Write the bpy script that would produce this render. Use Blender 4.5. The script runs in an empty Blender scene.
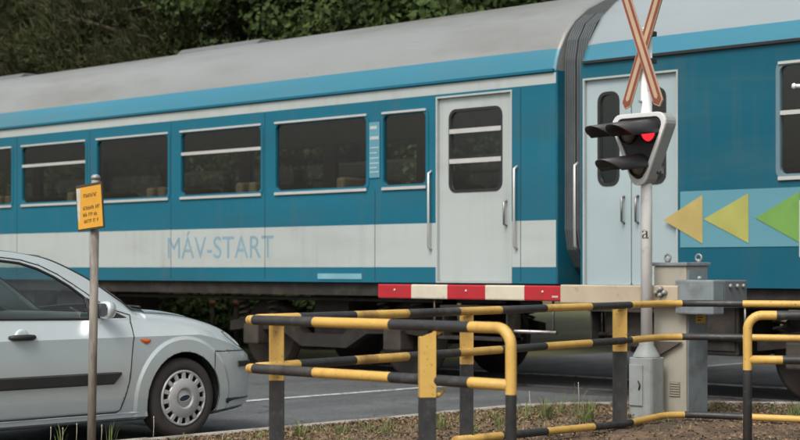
import bpy, bmesh, math, random
import numpy as np
from mathutils import Vector, Matrix
R = math.radians
random.seed(7)
SC = bpy.context.scene
COL = SC.collection

# ------------------------------------------------------------------ camera
F_PX = 1654.0; HZ = 268.0; CAMZ = 1.30
RV = (0.719, 0.695)      # image right in world XY
FV = (-0.695, 0.719)     # view direction in world XY
cd = bpy.data.cameras.new('camera'); cam = bpy.data.objects.new('camera', cd); COL.objects.link(cam)
cd.sensor_width = 36.0; cd.lens = F_PX / 800 * 36; cd.shift_y = (HZ - 220) / 800
cd.clip_start = 0.1; cd.clip_end = 3000
cam.location = (0, 0, CAMZ)
cam.rotation_euler = (R(90), 0, math.atan2(-FV[0], FV[1]))
cd.dof.use_dof = True; cd.dof.focus_distance = 11.2; cd.dof.aperture_fstop = 3.2
SC.camera = cam
SC.render.resolution_x = 1024; SC.render.resolution_y = 563

# ------------------------------------------------------------------ light
SUN_EL = 52; SUN_AZ = (0.30, -0.95)     # horizontal direction towards the sun
w = bpy.data.worlds.new('World'); SC.world = w; w.use_nodes = True
nt = w.node_tree; nt.nodes.clear()
out = nt.nodes.new('ShaderNodeOutputWorld'); bg = nt.nodes.new('ShaderNodeBackground')
sky = nt.nodes.new('ShaderNodeTexSky'); sky.sky_type = 'NISHITA'; sky.sun_disc = False
sky.sun_elevation = R(SUN_EL); sky.sun_rotation = math.atan2(SUN_AZ[0], SUN_AZ[1])
sky.air_density = 1.2; sky.dust_density = 6.0; sky.ozone_density = 1.0
hs = nt.nodes.new('ShaderNodeHueSaturation'); hs.inputs['Saturation'].default_value = 0.30
nt.links.new(sky.outputs[0], hs.inputs['Color']); nt.links.new(hs.outputs[0], bg.inputs[0])
bg.inputs[1].default_value = 0.12
nt.links.new(bg.outputs[0], out.inputs[0])
sd = bpy.data.lights.new('sun', 'SUN'); sun = bpy.data.objects.new('sun', sd); COL.objects.link(sun)
sd.energy = 1.1; sd.angle = R(22); sd.color = (1.0, 0.95, 0.87)
_h = math.hypot(*SUN_AZ)
_d = Vector((SUN_AZ[0] / _h * math.cos(R(SUN_EL)), SUN_AZ[1] / _h * math.cos(R(SUN_EL)), math.sin(R(SUN_EL))))
sun.rotation_euler = _d.to_track_quat('Z', 'Y').to_euler(); sun.location = (0, -20, 30)
vs = SC.view_settings
vs.view_transform = 'Standard'; vs.look = 'None'; vs.gamma = 1.0; vs.use_curve_mapping = False
vs.exposure = 0.5

# ------------------------------------------------------------------ helpers
def at(px, d):
    """world XY of image column px at depth d (metres along the view axis)"""
    u = (px - 400) / F_PX
    return ((RV[0] * u + FV[0]) * d, (RV[1] * u + FV[1]) * d)
def zat(py, d):
    return CAMZ - (py - HZ) * d / F_PX
def x_on(px, Y):
    u = (px - 400) / F_PX
    return Y * (RV[0] * u + FV[0]) / (RV[1] * u + FV[1])

_M = {}
def mat(name, col, rough=0.6, metal=0.0, var=0.12, scale=4.0, bump=0.0, bscale=60.0, col2=None, mixlo=0.45, mixhi=0.65,
        dscale=3.0, stretch=(1, 1, 1), spec=0.5, rvar=0.0, coat=0.0, island=0.0):
    if name in _M: return _M[name]
    m = bpy.data.materials.new(name); m.use_nodes = True
    n = m.node_tree.nodes; l = m.node_tree.links
    b = n['Principled BSDF']
    b.inputs['Roughness'].default_value = rough; b.inputs['Metallic'].default_value = metal
    b.inputs['Specular IOR Level'].default_value = spec
    b.inputs['Coat Weight'].default_value = coat
    tc = n.new('ShaderNodeTexCoord'); mp = n.new('ShaderNodeMapping'); mp.inputs['Scale'].default_value = stretch
    l.new(tc.outputs['Object'], mp.inputs[0])
    def noise(sc, det=5):
        t = n.new('ShaderNodeTexNoise'); t.inputs['Scale'].default_value = sc; t.inputs['Detail'].default_value = det
        t.inputs['Roughness'].default_value = 0.62
        l.new(mp.outputs[0], t.inputs['Vector']); return t
    t1 = noise(scale)
    mr = n.new('ShaderNodeMapRange'); mr.inputs[1].default_value = 0.25; mr.inputs[2].default_value = 0.75
    mr.inputs[3].default_value = 1 - var; mr.inputs[4].default_value = 1 + var
    l.new(t1.outputs[0], mr.inputs[0])
    val = mr.outputs[0]
    if island:
        g = n.new('ShaderNodeNewGeometry'); m2 = n.new('ShaderNodeMapRange')
        m2.inputs[3].default_value = 1 - island; m2.inputs[4].default_value = 1 + island
        l.new(g.outputs['Random Per Island'], m2.inputs[0])
        mu = n.new('ShaderNodeMath'); mu.operation = 'MULTIPLY'
        l.new(val, mu.inputs[0]); l.new(m2.outputs[0], mu.inputs[1]); val = mu.outputs[0]
    base = n.new('ShaderNodeRGB'); base.outputs[0].default_value = (*col, 1)
    src = base.outputs[0]
    if col2:
        t2 = noise(dscale, 8)
        r2 = n.new('ShaderNodeMapRange'); r2.interpolation_type = 'SMOOTHSTEP'
        r2.inputs[1].default_value = mixlo; r2.inputs[2].default_value = mixhi
        l.new(t2.outputs[0], r2.inputs[0])
        mx = n.new('ShaderNodeMix'); mx.data_type = 'RGBA'
        l.new(r2.outputs[0], mx.inputs[0]); l.new(src, mx.inputs[6]); mx.inputs[7].default_value = (*col2, 1)
        src = mx.outputs[2]
    sc_ = n.new('ShaderNodeVectorMath'); sc_.operation = 'SCALE'
    l.new(src, sc_.inputs[0]); l.new(val, sc_.inputs[3])
    l.new(sc_.outputs[0], b.inputs['Base Color'])
    if rvar:
        r3 = n.new('ShaderNodeMapRange'); r3.inputs[1].default_value = 0.3; r3.inputs[2].default_value = 0.7
        r3.inputs[3].default_value = max(0.02, rough - rvar); r3.inputs[4].default_value = min(1, rough + rvar)
        t3 = noise(scale * 2.3); l.new(t3.outputs[0], r3.inputs[0]); l.new(r3.outputs[0], b.inputs['Roughness'])
    if bump:
        t4 = noise(bscale, 6); bp = n.new('ShaderNodeBump'); bp.inputs['Strength'].default_value = bump
        bp.inputs['Distance'].default_value = 0.02
        l.new(t4.outputs[0], bp.inputs['Height']); l.new(bp.outputs[0], b.inputs['Normal'])
    _M[name] = m
    return m
def streaks(m, amount=0.22, col=(0.11, 0.10, 0.085), lo=0.69):
    n = m.node_tree.nodes; l = m.node_tree.links; b = n['Principled BSDF']
    src = b.inputs['Base Color'].links[0].from_socket
    tc = n.new('ShaderNodeTexCoord')
    def ns(scl, st, det, lo, hi):
        mp = n.new('ShaderNodeMapping'); mp.inputs['Scale'].default_value = st; l.new(tc.outputs['Object'], mp.inputs[0])
        t = n.new('ShaderNodeTexNoise'); t.inputs['Scale'].default_value = scl; t.inputs['Detail'].default_value = det; l.new(mp.outputs[0], t.inputs['Vector'])
        r = n.new('ShaderNodeMapRange'); r.inputs[1].default_value = lo; r.inputs[2].default_value = hi; l.new(t.outputs[0], r.inputs[0]); return r.outputs[0]
    a = ns(7, (1, 1, 0.07), 6, 0.48, 0.74); c = ns(1.6, (1, 1, 1), 4, 0.35, 0.65); d = ns(55, (1, 1, 1), 3, lo, lo + 0.06)
    mu = n.new('ShaderNodeMath'); mu.operation = 'MULTIPLY'; l.new(a, mu.inputs[0]); l.new(c, mu.inputs[1])
    ad = n.new('ShaderNodeMath'); ad.operation = 'MULTIPLY_ADD'; ad.use_clamp = True; l.new(d, ad.inputs[0]); ad.inputs[1].default_value = 0.7; l.new(mu.outputs[0], ad.inputs[2])
    fa = n.new('ShaderNodeMath'); fa.operation = 'MULTIPLY'; l.new(ad.outputs[0], fa.inputs[0]); fa.inputs[1].default_value = amount * 2
    mx = n.new('ShaderNodeMix'); mx.data_type = 'RGBA'; l.new(fa.outputs[0], mx.inputs[0]); l.new(src, mx.inputs[6]); mx.inputs[7].default_value = (*col, 1)
    l.new(mx.outputs[2], b.inputs['Base Color'])
def glass(name, tint, ior=1.5, rough=0.02):
    m = bpy.data.materials.new(name); m.use_nodes = True
    n = m.node_tree.nodes; l = m.node_tree.links; n.clear()
    o = n.new('ShaderNodeOutputMaterial'); mx = n.new('ShaderNodeMixShader'); fr = n.new('ShaderNodeFresnel')
    ge = n.new('ShaderNodeNewGeometry'); mi = n.new('ShaderNodeMapRange')
    mi.inputs[3].default_value = ior; mi.inputs[4].default_value = 1 / ior      # same reflectance from either side of the thin pane
    l.new(ge.outputs['Backfacing'], mi.inputs[0]); l.new(mi.outputs[0], fr.inputs[0])
    tr = n.new('ShaderNodeBsdfTransparent'); tr.inputs[0].default_value = (*tint, 1)
    gl = n.new('ShaderNodeBsdfGlossy'); gl.inputs['Roughness'].default_value = rough
    l.new(fr.outputs[0], mx.inputs[0]); l.new(tr.outputs[0], mx.inputs[1]); l.new(gl.outputs[0], mx.inputs[2])
    l.new(mx.outputs[0], o.inputs[0])
    return m
def emit(name, col, s):
    m = bpy.data.materials.new(name); m.use_nodes = True
    b = m.node_tree.nodes['Principled BSDF']
    b.inputs['Base Color'].default_value = (*col, 1); b.inputs['Roughness'].default_value = 0.25
    b.inputs['Emission Color'].default_value = (*col, 1); b.inputs['Emission Strength'].default_value = s
    return m

class MB:
    def __init__(s): s.v = []; s.f = []; s.m = []; s.sm = []
    def add(s, vs_, fs, m=0, smooth=False):
        o = len(s.v); s.v += [tuple(p) for p in vs_]
        for f in fs: s.f.append([i + o for i in f]); s.m.append(m); s.sm.append(smooth)
        return s
    def box(s, x0, x1, y0, y1, z0, z1, m=0):
        x0, x1 = min(x0, x1), max(x0, x1); y0, y1 = min(y0, y1), max(y0, y1); z0, z1 = min(z0, z1), max(z0, z1)
        return s.add([(x0, y0, z0), (x1, y0, z0), (x1, y1, z0), (x0, y1, z0), (x0, y0, z1), (x1, y0, z1), (x1, y1, z1), (x0, y1, z1)],
                     [(0, 3, 2, 1), (4, 5, 6, 7), (0, 1, 5, 4), (1, 2, 6, 5), (2, 3, 7, 6), (3, 0, 4, 7)], m)
    def prism(s, poly, axis, a, b, m=0):
        """poly: 2-D outline; axis 'x': (y,z) 'y': (x,z) 'z': (x,y)"""
        ar = sum(poly[i][0] * poly[(i + 1) % len(poly)][1] - poly[(i + 1) % len(poly)][0] * poly[i][1] for i in range(len(poly)))
        if ar < 0: poly = poly[::-1]
        n = len(poly)
        def mk(p, t): return {'x': (t, p[0], p[1]), 'y': (p[0], t, p[1]), 'z': (p[0], p[1], t)}[axis]
        vs_ = [mk(p, a) for p in poly] + [mk(p, b) for p in poly]
        flip = (axis == 'y') != (b < a)
        fs = [list(range(n))[::-1], list(range(n, 2 * n))] + [(i, (i + 1) % n, n + (i + 1) % n, n + i) for i in range(n)]
        if flip: fs = [f[::-1] for f in fs]
        return s.add(vs_, fs, m)
    def tube(s, pts, r, n=10, caps=True, m=0, ms=None):
        pts = [Vector(p) for p in pts]; rs = r if isinstance(r, (list, tuple)) else [r] * len(pts)
        t0 = (pts[1] - pts[0]).normalized()
        up = Vector((0, 0, 1)) if abs(t0.z) < 0.9 else Vector((1, 0, 0))
        nx = t0.cross(up).normalized(); rings = []; o = len(s.v)
        for i, p in enumerate(pts):
            if i == 0: t = (pts[1] - p)
            elif i == len(pts) - 1: t = p - pts[i - 1]
            else: t = (pts[i + 1] - p).normalized() + (p - pts[i - 1]).normalized()
            t = t.normalized(); nx = (nx - t * nx.dot(t)).normalized(); ny = t.cross(nx)
            for k in range(n):
                a = 2 * math.pi * k / n
                s.v.append(tuple(p + (nx * math.cos(a) + ny * math.sin(a)) * rs[i]))
        for i in range(len(pts) - 1):
            for k in range(n):
                a = o + i * n + k; b = o + i * n + (k + 1) % n
                s.f.append([a, b, b + n, a + n]); s.m.append(ms[i] if ms else m); s.sm.append(True)
        if caps:
            s.f.append([o + k for k in range(n)][::-1]); s.m.append(ms[0] if ms else m); s.sm.append(False)
            q = o + (len(pts) - 1) * n
            s.f.append([q + k for k in range(n)]); s.m.append(ms[-1] if ms else m); s.sm.append(False)
        return s
    def lathe(s, prof, c, axis, n=24, m=0, smooth=True, caps=True):
        """prof: list of (radius, distance along axis)"""
        c = Vector(c); ax = Vector(axis).normalized()
        up = Vector((0, 0, 1)) if abs(ax.z) < 0.9 else Vector((1, 0, 0))
        e1 = ax.cross(up).normalized(); e2 = ax.cross(e1); o = len(s.v)
        for (r, h) in prof:
            for k in range(n):
                a = 2 * math.pi * k / n
                s.v.append(tuple(c + ax * h + (e1 * math.cos(a) + e2 * math.sin(a)) * r))
        for i in range(len(prof) - 1):
            for k in range(n):
                a = o + i * n + k; b = o + i * n + (k + 1) % n
                s.f.append([a, b, b + n, a + n]); s.m.append(m); s.sm.append(smooth)
        for i, fl in ((0, True), (len(prof) - 1, False)):
            if caps and prof[i][0] > 1e-5:
                q = [o + i * n + k for k in range(n)]
                s.f.append(q[::-1] if fl else q); s.m.append(m); s.sm.append(False)
        return s
    def build(s, name, mats, parent=None, off=(0, 0, 0), bevel=0.0, solid=0.0, fix=True):
        me = bpy.data.meshes.new(name)
        ox, oy, oz = off
        me.from_pydata([(x - ox, y - oy, z - oz) for x, y, z in s.v], [], s.f)
        if not isinstance(mats, (list, tuple)): mats = [mats]
        for m in mats: me.materials.append(m)
        me.polygons.foreach_set('material_index', s.m); me.polygons.foreach_set('use_smooth', s.sm)
        if fix and len(s.f) < 6000:
            bm = bmesh.new(); bm.from_mesh(me); bmesh.ops.recalc_face_normals(bm, faces=bm.faces); bm.to_mesh(me); bm.free()
        me.update()
        return link(name, me, parent, bevel, solid)
def link(name, me, parent=None, bevel=0.0, solid=0.0):
    o = bpy.data.objects.new(name, me); COL.objects.link(o)
    if parent is not None: o.parent = parent
    if solid:
        sm = o.modifiers.new('thickness', 'SOLIDIFY'); sm.thickness = solid; sm.offset = -1
    if bevel:
        bv = o.modifiers.new('edges', 'BEVEL'); bv.width = bevel; bv.segments = 2; bv.limit_method = 'ANGLE'; bv.angle_limit = R(40)
        bv.harden_normals = False
    return o
def tag(o, label=None, cat=None, group=None, kind=None):
    if label: o['label'] = label
    if cat: o['category'] = cat
    if group: o['group'] = group
    if kind: o['kind'] = kind
    return o
def empty(name, loc, label, cat, group=None, rz=0.0):
    o = bpy.data.objects.new(name, None); COL.objects.link(o); o.empty_display_size = 0.2
    o.location = loc; o.rotation_euler = (0, 0, rz)
    return tag(o, label, cat, group)
def copy_tree(o, parent=None):
    c = o.copy(); COL.objects.link(c); c.parent = parent
    for ch in o.children: copy_tree(ch, c)
    return c
def rrect(x0, x1, z0, z1, r, n=4):
    pts = []
    for (cx, cz, a0) in ((x1 - r, z1 - r, 0), (x0 + r, z1 - r, 90), (x0 + r, z0 + r, 180), (x1 - r, z0 + r, 270)):
        for k in range(n + 1):
            a = R(a0 + 90 * k / n); pts.append((cx + r * math.cos(a), cz + r * math.sin(a)))
    return pts
def ring_prism(mb, outer, inner, axis, a, b, m=0):
    n = len(outer)
    def mk(p, t): return {'x': (t, p[0], p[1]), 'y': (p[0], t, p[1])}[axis]
    vs_ = [mk(p, a) for p in outer] + [mk(p, a) for p in inner] + [mk(p, b) for p in outer] + [mk(p, b) for p in inner]
    fs = []
    for i in range(n):
        j = (i + 1) % n
        fs += [(i, j, n + j, n + i), (2 * n + i, 3 * n + i, 3 * n + j, 2 * n + j), (i, 2 * n + i, 2 * n + j, j), (n + i, n + j, 3 * n + j, 3 * n + i)]
    mb.add(vs_, fs, m)
def text_mesh(body, size, extrude=0.0):
    cu = bpy.data.curves.new('t', 'FONT'); cu.body = body; cu.size = size; cu.align_x = 'CENTER'; cu.align_y = 'CENTER'
    cu.extrude = extrude
    ob = bpy.data.objects.new('t', cu); COL.objects.link(ob)
    bpy.context.view_layer.update()
    me = bpy.data.meshes.new_from_object(ob.evaluated_get(bpy.context.evaluated_depsgraph_get()))
    vs_ = [tuple(v.co) for v in me.vertices]; fs = [list(p.vertices) for p in me.polygons]
    bpy.data.objects.remove(ob); bpy.data.curves.remove(cu); bpy.data.meshes.remove(me)
    return vs_, fs
def pchip(xs, ys):
    xs = np.array(xs, float); ys = np.array(ys, float)
    if xs[0] > xs[-1]: xs = xs[::-1]; ys = ys[::-1]
    h = np.diff(xs); d = np.diff(ys) / h; n = len(xs); m = np.zeros(n)
    for i in range(1, n - 1):
        if d[i - 1] * d[i] > 0:
            w1 = 2 * h[i] + h[i - 1]; w2 = h[i] + 2 * h[i - 1]
            m[i] = (w1 + w2) / (w1 / d[i - 1] + w2 / d[i])
    m[0] = d[0]; m[-1] = d[-1]
    def f(x):
        x = min(max(x, xs[0]), xs[-1]); i = min(max(int(np.searchsorted(xs, x)) - 1, 0), n - 2)
        t = (x - xs[i]) / h[i]; t2 = t * t; t3 = t2 * t
        return float((2 * t3 - 3 * t2 + 1) * ys[i] + (t3 - 2 * t2 + t) * h[i] * m[i] + (-2 * t3 + 3 * t2) * ys[i + 1] + (t3 - t2) * h[i] * m[i + 1])
    return f

# ------------------------------------------------------------------ materials
YEL = mat('yellow_paint', (0.58, 0.365, 0.090), 0.5, var=0.10, scale=9, col2=(0.42, 0.24, 0.08), mixlo=0.58, mixhi=0.78, dscale=14, rvar=0.1)
BLK = mat('black_paint', (0.026, 0.028, 0.029), 0.5, var=0.3, scale=14, col2=(0.06, 0.06, 0.057), mixlo=0.52, mixhi=0.75, dscale=20, rvar=0.1)
TEAL = mat('teal_coach_paint', (0.010, 0.124, 0.188), 0.42, spec=0.25, var=0.10, scale=0.9, stretch=(0.25, 1, 1.5), col2=(0.018, 0.112, 0.16), mixlo=0.45, mixhi=0.7, dscale=1.2, rvar=0.08)
TEAL2 = mat('deep_teal_coach_paint', (0.005, 0.095, 0.145), 0.42, spec=0.25, var=0.10, scale=0.9, stretch=(0.25, 1, 1.5), col2=(0.024, 0.105, 0.14), mixlo=0.45, mixhi=0.7, dscale=1.2, rvar=0.08)
TEAL_SKYLIT = mat('skylit_teal_coach_paint', (0.035, 0.185, 0.265), 0.4, var=0.1, scale=1.0, stretch=(0.25, 1, 1.5), col2=(0.06, 0.18, 0.235), dscale=1.3)  # teal lightened: sky light on the inward-leaning cant band put into the colour
CWHITE = mat('cream_coach_paint', (0.395, 0.435, 0.425), 0.42, var=0.07, scale=1.0, stretch=(0.3, 1, 1.5), col2=(0.345, 0.37, 0.355), mixlo=0.45, mixhi=0.75, dscale=1.4, rvar=0.08)
ROOF = mat('grey_roof_paint', (0.225, 0.24, 0.238), 0.36, var=0.12, scale=0.8, stretch=(0.25, 1, 1), col2=(0.175, 0.172, 0.158), mixlo=0.45, mixhi=0.75, dscale=1.3, rvar=0.1)
ROOF2 = mat('pale_roof_paint', (0.255, 0.295, 0.31), 0.34, var=0.1, scale=0.8, stretch=(0.25, 1, 1), col2=(0.215, 0.235, 0.235), mixlo=0.45, mixhi=0.75, dscale=1.3)
UNDER = mat('dirty_underframe', (0.017, 0.014, 0.012), 0.8, var=0.35, scale=6, col2=(0.034, 0.027, 0.021), dscale=5, bump=0.3)
UNDERB = mat('brown_equipment_box', (0.052, 0.043, 0.034), 0.75, var=0.25, scale=5, col2=(0.03, 0.025, 0.02), dscale=4)
STEEL = mat('worn_steel', (0.30, 0.29, 0.28), 0.35, 0.9, var=0.2, scale=8, col2=(0.12, 0.08, 0.06), dscale=6)
GALV = mat('galvanised_steel', (0.30, 0.31, 0.31), 0.5, 0.4, var=0.2, scale=9, col2=(0.20, 0.18, 0.15), mixlo=0.5, mixhi=0.75, dscale=12, rvar=0.1)
ALU = mat('pale_window_trim', (0.55, 0.55, 0.53), 0.35, 0.3, var=0.08)
RUBBER = mat('black_rubber', (0.016, 0.016, 0.016), 0.75, var=0.2, scale=10)
INTER = mat('coach_lining', (0.26, 0.21, 0.15), 0.7, var=0.15)
SEATM = mat('brown_seat_cloth', (0.10, 0.075, 0.04), 0.85, var=0.25, scale=30)
CGLASS = glass('coach_window_glass', (0.88, 0.90, 0.87), 1.6)
DGLASS = glass('door_window_glass', (0.8, 0.84, 0.82), 1.7)
ASPH = mat('asphalt', (0.098, 0.104, 0.106), 0.62, var=0.16, scale=1.2, col2=(0.074, 0.077, 0.078), mixlo=0.4, mixhi=0.7, dscale=0.7, bump=0.35, bscale=180, rvar=0.1)
LINE = mat('worn_white_line', (0.50, 0.51, 0.49), 0.6, var=0.12, scale=12, col2=(0.12, 0.125, 0.125), mixlo=0.50, mixhi=0.60, dscale=11)
KERBM = mat('kerb_concrete', (0.33, 0.31, 0.265), 0.85, var=0.18, scale=7, col2=(0.17, 0.15, 0.12), dscale=5, bump=0.3, bscale=90)
DIRT = mat('leaf_littered_earth', (0.16, 0.105, 0.062), 0.95, var=0.45, scale=9, col2=(0.085, 0.06, 0.038), mixlo=0.4, mixhi=0.6, dscale=3.5, bump=0.9, bscale=45)
GRASSG = mat('rough_grass_ground', (0.075, 0.085, 0.03), 0.95, var=0.3, scale=1.3, col2=(0.10, 0.085, 0.045), dscale=0.6, bump=0.5, bscale=30)
BALL = mat('ballast_stone', (0.13, 0.11, 0.09), 0.9, var=0.4, scale=18, col2=(0.07, 0.055, 0.045), dscale=9, bump=1.0, bscale=28)
REDP = mat('red_barrier_paint', (0.40, 0.018, 0.026), 0.42, var=0.1, scale=7, col2=(0.30, 0.03, 0.03), mixlo=0.5, mixhi=0.8, dscale=9)
ARMW = mat('cream_barrier_paint', (0.58, 0.53, 0.42), 0.5, var=0.08, scale=6, col2=(0.42, 0.37, 0.28), mixlo=0.5, mixhi=0.8, dscale=7)
BEIGE = mat('beige_arm_sleeve', (0.44, 0.37, 0.27), 0.6, var=0.1, scale=6, col2=(0.30, 0.22, 0.14), mixlo=0.55, mixhi=0.8, dscale=8)
CABM = mat('pale_grey_cabinet', (0.37, 0.35, 0.29), 0.55, var=0.10, scale=4, col2=(0.26, 0.23, 0.18), mixlo=0.5, mixhi=0.8, dscale=5, stretch=(1, 1, 0.4))
BOXG = mat('blue_grey_housing', (0.20, 0.235, 0.25), 0.5, var=0.10, scale=4, col2=(0.15, 0.165, 0.17), dscale=6)
POLEW = mat('white_pole_paint', (0.74, 0.75, 0.74), 0.4, var=0.08, scale=5, col2=(0.42, 0.41, 0.37), mixlo=0.55, mixhi=0.8, dscale=9)
PEDM = mat('grey_pedestal_paint', (0.26, 0.285, 0.28), 0.55, var=0.12, scale=5, col2=(0.22, 0.21, 0.18), mixlo=0.5, mixhi=0.75, dscale=8)
VIS = mat('black_visor', (0.022, 0.022, 0.023), 0.55, var=0.2)
HOOD = mat('dark_grey_hood', (0.050, 0.050, 0.052), 0.5, var=0.2, scale=9)
LENSO = mat('unlit_lens', (0.20, 0.19, 0.155), 0.15, var=0.05)
CROSSR = mat('red_cross_border', (0.22, 0.062, 0.04), 0.4, var=0.12)
CROSSW = mat('cream_cross_face', (0.46, 0.33, 0.215), 0.4, var=0.1)
TXT = mat('dark_print', (0.03, 0.022, 0.012), 0.6, var=0.05)
SIGNY = mat('amber_sign_face', (0.66, 0.33, 0.035), 0.45, var=0.08)
WOODG = mat('weathered_sign_post', (0.26, 0.235, 0.20), 0.7, var=0.2, scale=6, stretch=(4, 4, 0.6), col2=(0.14, 0.12, 0.10), dscale=7, bump=0.2)

for _m, _a in ((TEAL, 0.11), (TEAL2, 0.11), (CWHITE, 0.10), (CABM, 0.16), (POLEW, 0.14), (PEDM, 0.25)): streaks(_m, _a)
streaks(YEL, 0.38, (0.10, 0.055, 0.035), 0.64); streaks(BLK, 0.30, (0.13, 0.10, 0.08), 0.65)
def asphalt_detail(m):
    n = m.node_tree.nodes; l = m.node_tree.links; b = n['Principled BSDF']; src = b.inputs['Base Color'].links[0].from_socket
    tc = n.new('ShaderNodeTexCoord')
    t = n.new('ShaderNodeTexVoronoi'); t.inputs['Scale'].default_value = 75; l.new(tc.outputs['Object'], t.inputs['Vector'])
    r = n.new('ShaderNodeMapRange'); r.inputs[3].default_value = 0.62; r.inputs[4].default_value = 1.5
    sp = n.new('ShaderNodeSeparateColor'); l.new(t.outputs['Color'], sp.inputs[0]); l.new(sp.outputs[0], r.inputs[0])
    nz = n.new('ShaderNodeTexNoise'); nz.inputs['Scale'].default_value = 1.5; nz.inputs['Detail'].default_value = 3; l.new(tc.outputs['Object'], nz.inputs['Vector'])
    va = n.new('ShaderNodeVectorMath'); va.operation = 'MULTIPLY_ADD'; l.new(nz.outputs['Color'], va.inputs[0]); va.inputs[1].default_value = (0.7, 0.7, 0.7); l.new(tc.outputs['Object'], va.inputs[2])
    cr = n.new('ShaderNodeTexVoronoi'); cr.feature = 'DISTANCE_TO_EDGE'; cr.inputs['Scale'].default_value = 0.42; l.new(va.outputs[0], cr.inputs['Vector'])
    r2 = n.new('ShaderNodeMapRange'); r2.inputs[1].default_value = 0.0; r2.inputs[2].default_value = 0.007; r2.inputs[3].default_value = 0.45; r2.inputs[4].default_value = 1.0; l.new(cr.outputs['Distance'], r2.inputs[0])
    mp = n.new('ShaderNodeMapping'); mp.inputs['Scale'].default_value = (1.2, 0.06, 1); l.new(tc.outputs['Object'], mp.inputs[0])
    ty = n.new('ShaderNodeTexNoise'); ty.inputs['Scale'].default_value = 1.4; ty.inputs['Detail'].default_value = 4; l.new(mp.outputs[0], ty.inputs['Vector'])
    r3 = n.new('ShaderNodeMapRange'); r3.inputs[1].default_value = 0.35; r3.inputs[2].default_value = 0.65; r3.inputs[3].default_value = 0.78; r3.inputs[4].default_value = 1.15; l.new(ty.outputs[0], r3.inputs[0])
    a = n.new('ShaderNodeMath'); a.operation = 'MULTIPLY'; l.new(r.outputs[0], a.inputs[0]); l.new(r2.outputs[0], a.inputs[1])
    c = n.new('ShaderNodeMath'); c.operation = 'MULTIPLY'; l.new(a.outputs[0], c.inputs[0]); l.new(r3.outputs[0], c.inputs[1])
    v = n.new('ShaderNodeVectorMath'); v.operation = 'SCALE'; l.new(src, v.inputs[0]); l.new(c.outputs[0], v.inputs[3]); l.new(v.outputs[0], b.inputs['Base Color'])
asphalt_detail(ASPH)
# ------------------------------------------------------------------ ground, road, kerb
g = MB(); g.add([(-900, -900, -0.03), (900, -900, -0.03), (900, 1500, -0.03), (-900, 1500, -0.03)], [(0, 1, 2, 3)])
tag(g.build('ground', GRASSG), kind='structure')
KX = -9.22
rd = MB(); rd.add([(-15.4, -120, 0), (KX + 0.02, -120, 0), (KX + 0.02, 400, 0), (-15.4, 400, 0)], [(0, 1, 2, 3)])
road = tag(rd.build('road', ASPH), kind='structure')
# apron of asphalt between island tip and the rails
ap = MB(); ap.add([(KX - 0.05, 10.5, -0.004), (-6.0, 10.5, -0.004), (-6.0, 14.05, -0.004), (KX - 0.05, 14.05, -0.004)], [(0, 1, 2, 3)])
tag(ap.build('crossing_apron', ASPH), kind='structure')
ln = MB(); ln.add([(-12.36, -60, 0.004), (-12.24, -60, 0.004), (-12.24, 13.6, 0.004), (-12.36, 13.6, 0.004)], [(0, 1, 2, 3)])
o = ln.build('centre_line', LINE, road); 
ln = MB(); ln.add([(-12.36, 17.6, 0.004), (-12.24, 17.6, 0.004), (-12.24, 90, 0.004), (-12.36, 90, 0.004)], [(0, 1, 2, 3)])
ln.build('centre_line', LINE, road)

def kerb_x(Y):
    return float(np.interp(Y, [-200, 10.6, 11.3, 11.9, 12.45, 12.9], [KX, KX, KX + 0.16, KX + 0.55, KX + 1.1, KX + 1.75]))
IZ = 0.085
isl = MB(); rr = random.Random(3)
ys = list(np.arange(-14, 2, 0.6)) + list(np.arange(2, 12.91, 0.11))
xs = np.concatenate([np.linspace(0, 0.45, 70), np.linspace(0.45, 1, 24)[1:]])
hgt = np.random.RandomState(5)
nx_ = len(xs)
vv = []
for Y in ys:
    xl = kerb_x(Y) + 0.10
    for s_ in xs:
        X = xl + (8 - xl) * s_
        hh = IZ + 0.012 * math.sin(X * 2.1 + 1) * math.sin(Y * 1.7) + hgt.uniform(-0.012, 0.012) + 0.02 * min(1, s_ * 8)
        vv.append((X, Y, hh))
ff = [(j * nx_ + i, j * nx_ + i + 1, (j + 1) * nx_ + i + 1, (j + 1) * nx_ + i) for j in range(len(ys) - 1) for i in range(nx_ - 1)]
isl.add(vv, ff, smooth=True)
tag(isl.build('verge', DIRT, fix=False), kind='structure')
# kerb stones along the road edge
kerb = tag(bpy.data.objects.new('kerb', None), kind='structure'); COL.objects.link(kerb)
def kerb_stone_mesh(L):
    k = MB(); k.prism([(-0.05, -0.12), (0.05, -0.12), (0.05, 0.118), (0.042, 0.128), (-0.035, 0.128), (-0.05, 0.112)], 'y', 0, L)
    me = bpy.data.meshes.new('kerb_stone'); me.from_pydata(k.v, [], k.f); me.materials.append(KERBM); me.update(); return me
kme = {}
def put_kerb(p, q):
    L = round(math.hypot(q[0] - p[0], q[1] - p[1]) - 0.008, 3)
    if L not in kme: kme[L] = kerb_stone_mesh(L)
    o = link('kerb_stone', kme[L], kerb)
    o.location = (p[0] + 0.05, p[1], rr.uniform(-0.012, 0.004)); o.rotation_euler = (0, 0, math.atan2(-(q[0] - p[0]), q[1] - p[1]) + rr.uniform(-0.006, 0.006))
y = -14.0
while y < 10.55: put_kerb((KX, y), (KX, y + 1.0)); y += 1.0
y = 11.0
pts = [(KX, 11.0)]
for Y in (11.3, 11.6, 11.9, 12.2, 12.45, 12.7, 12.9): pts.append((kerb_x(Y), Y))
pts = [(KX, 10.0 + 1.0)] + pts[1:]
for a_, b_ in zip(pts, pts[1:]): put_kerb(a_, b_)
px_ = pts[-1]
for k in range(8): put_kerb((px_[0] + k, 12.9), (px_[0] + k + 1, 12.9))

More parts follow.
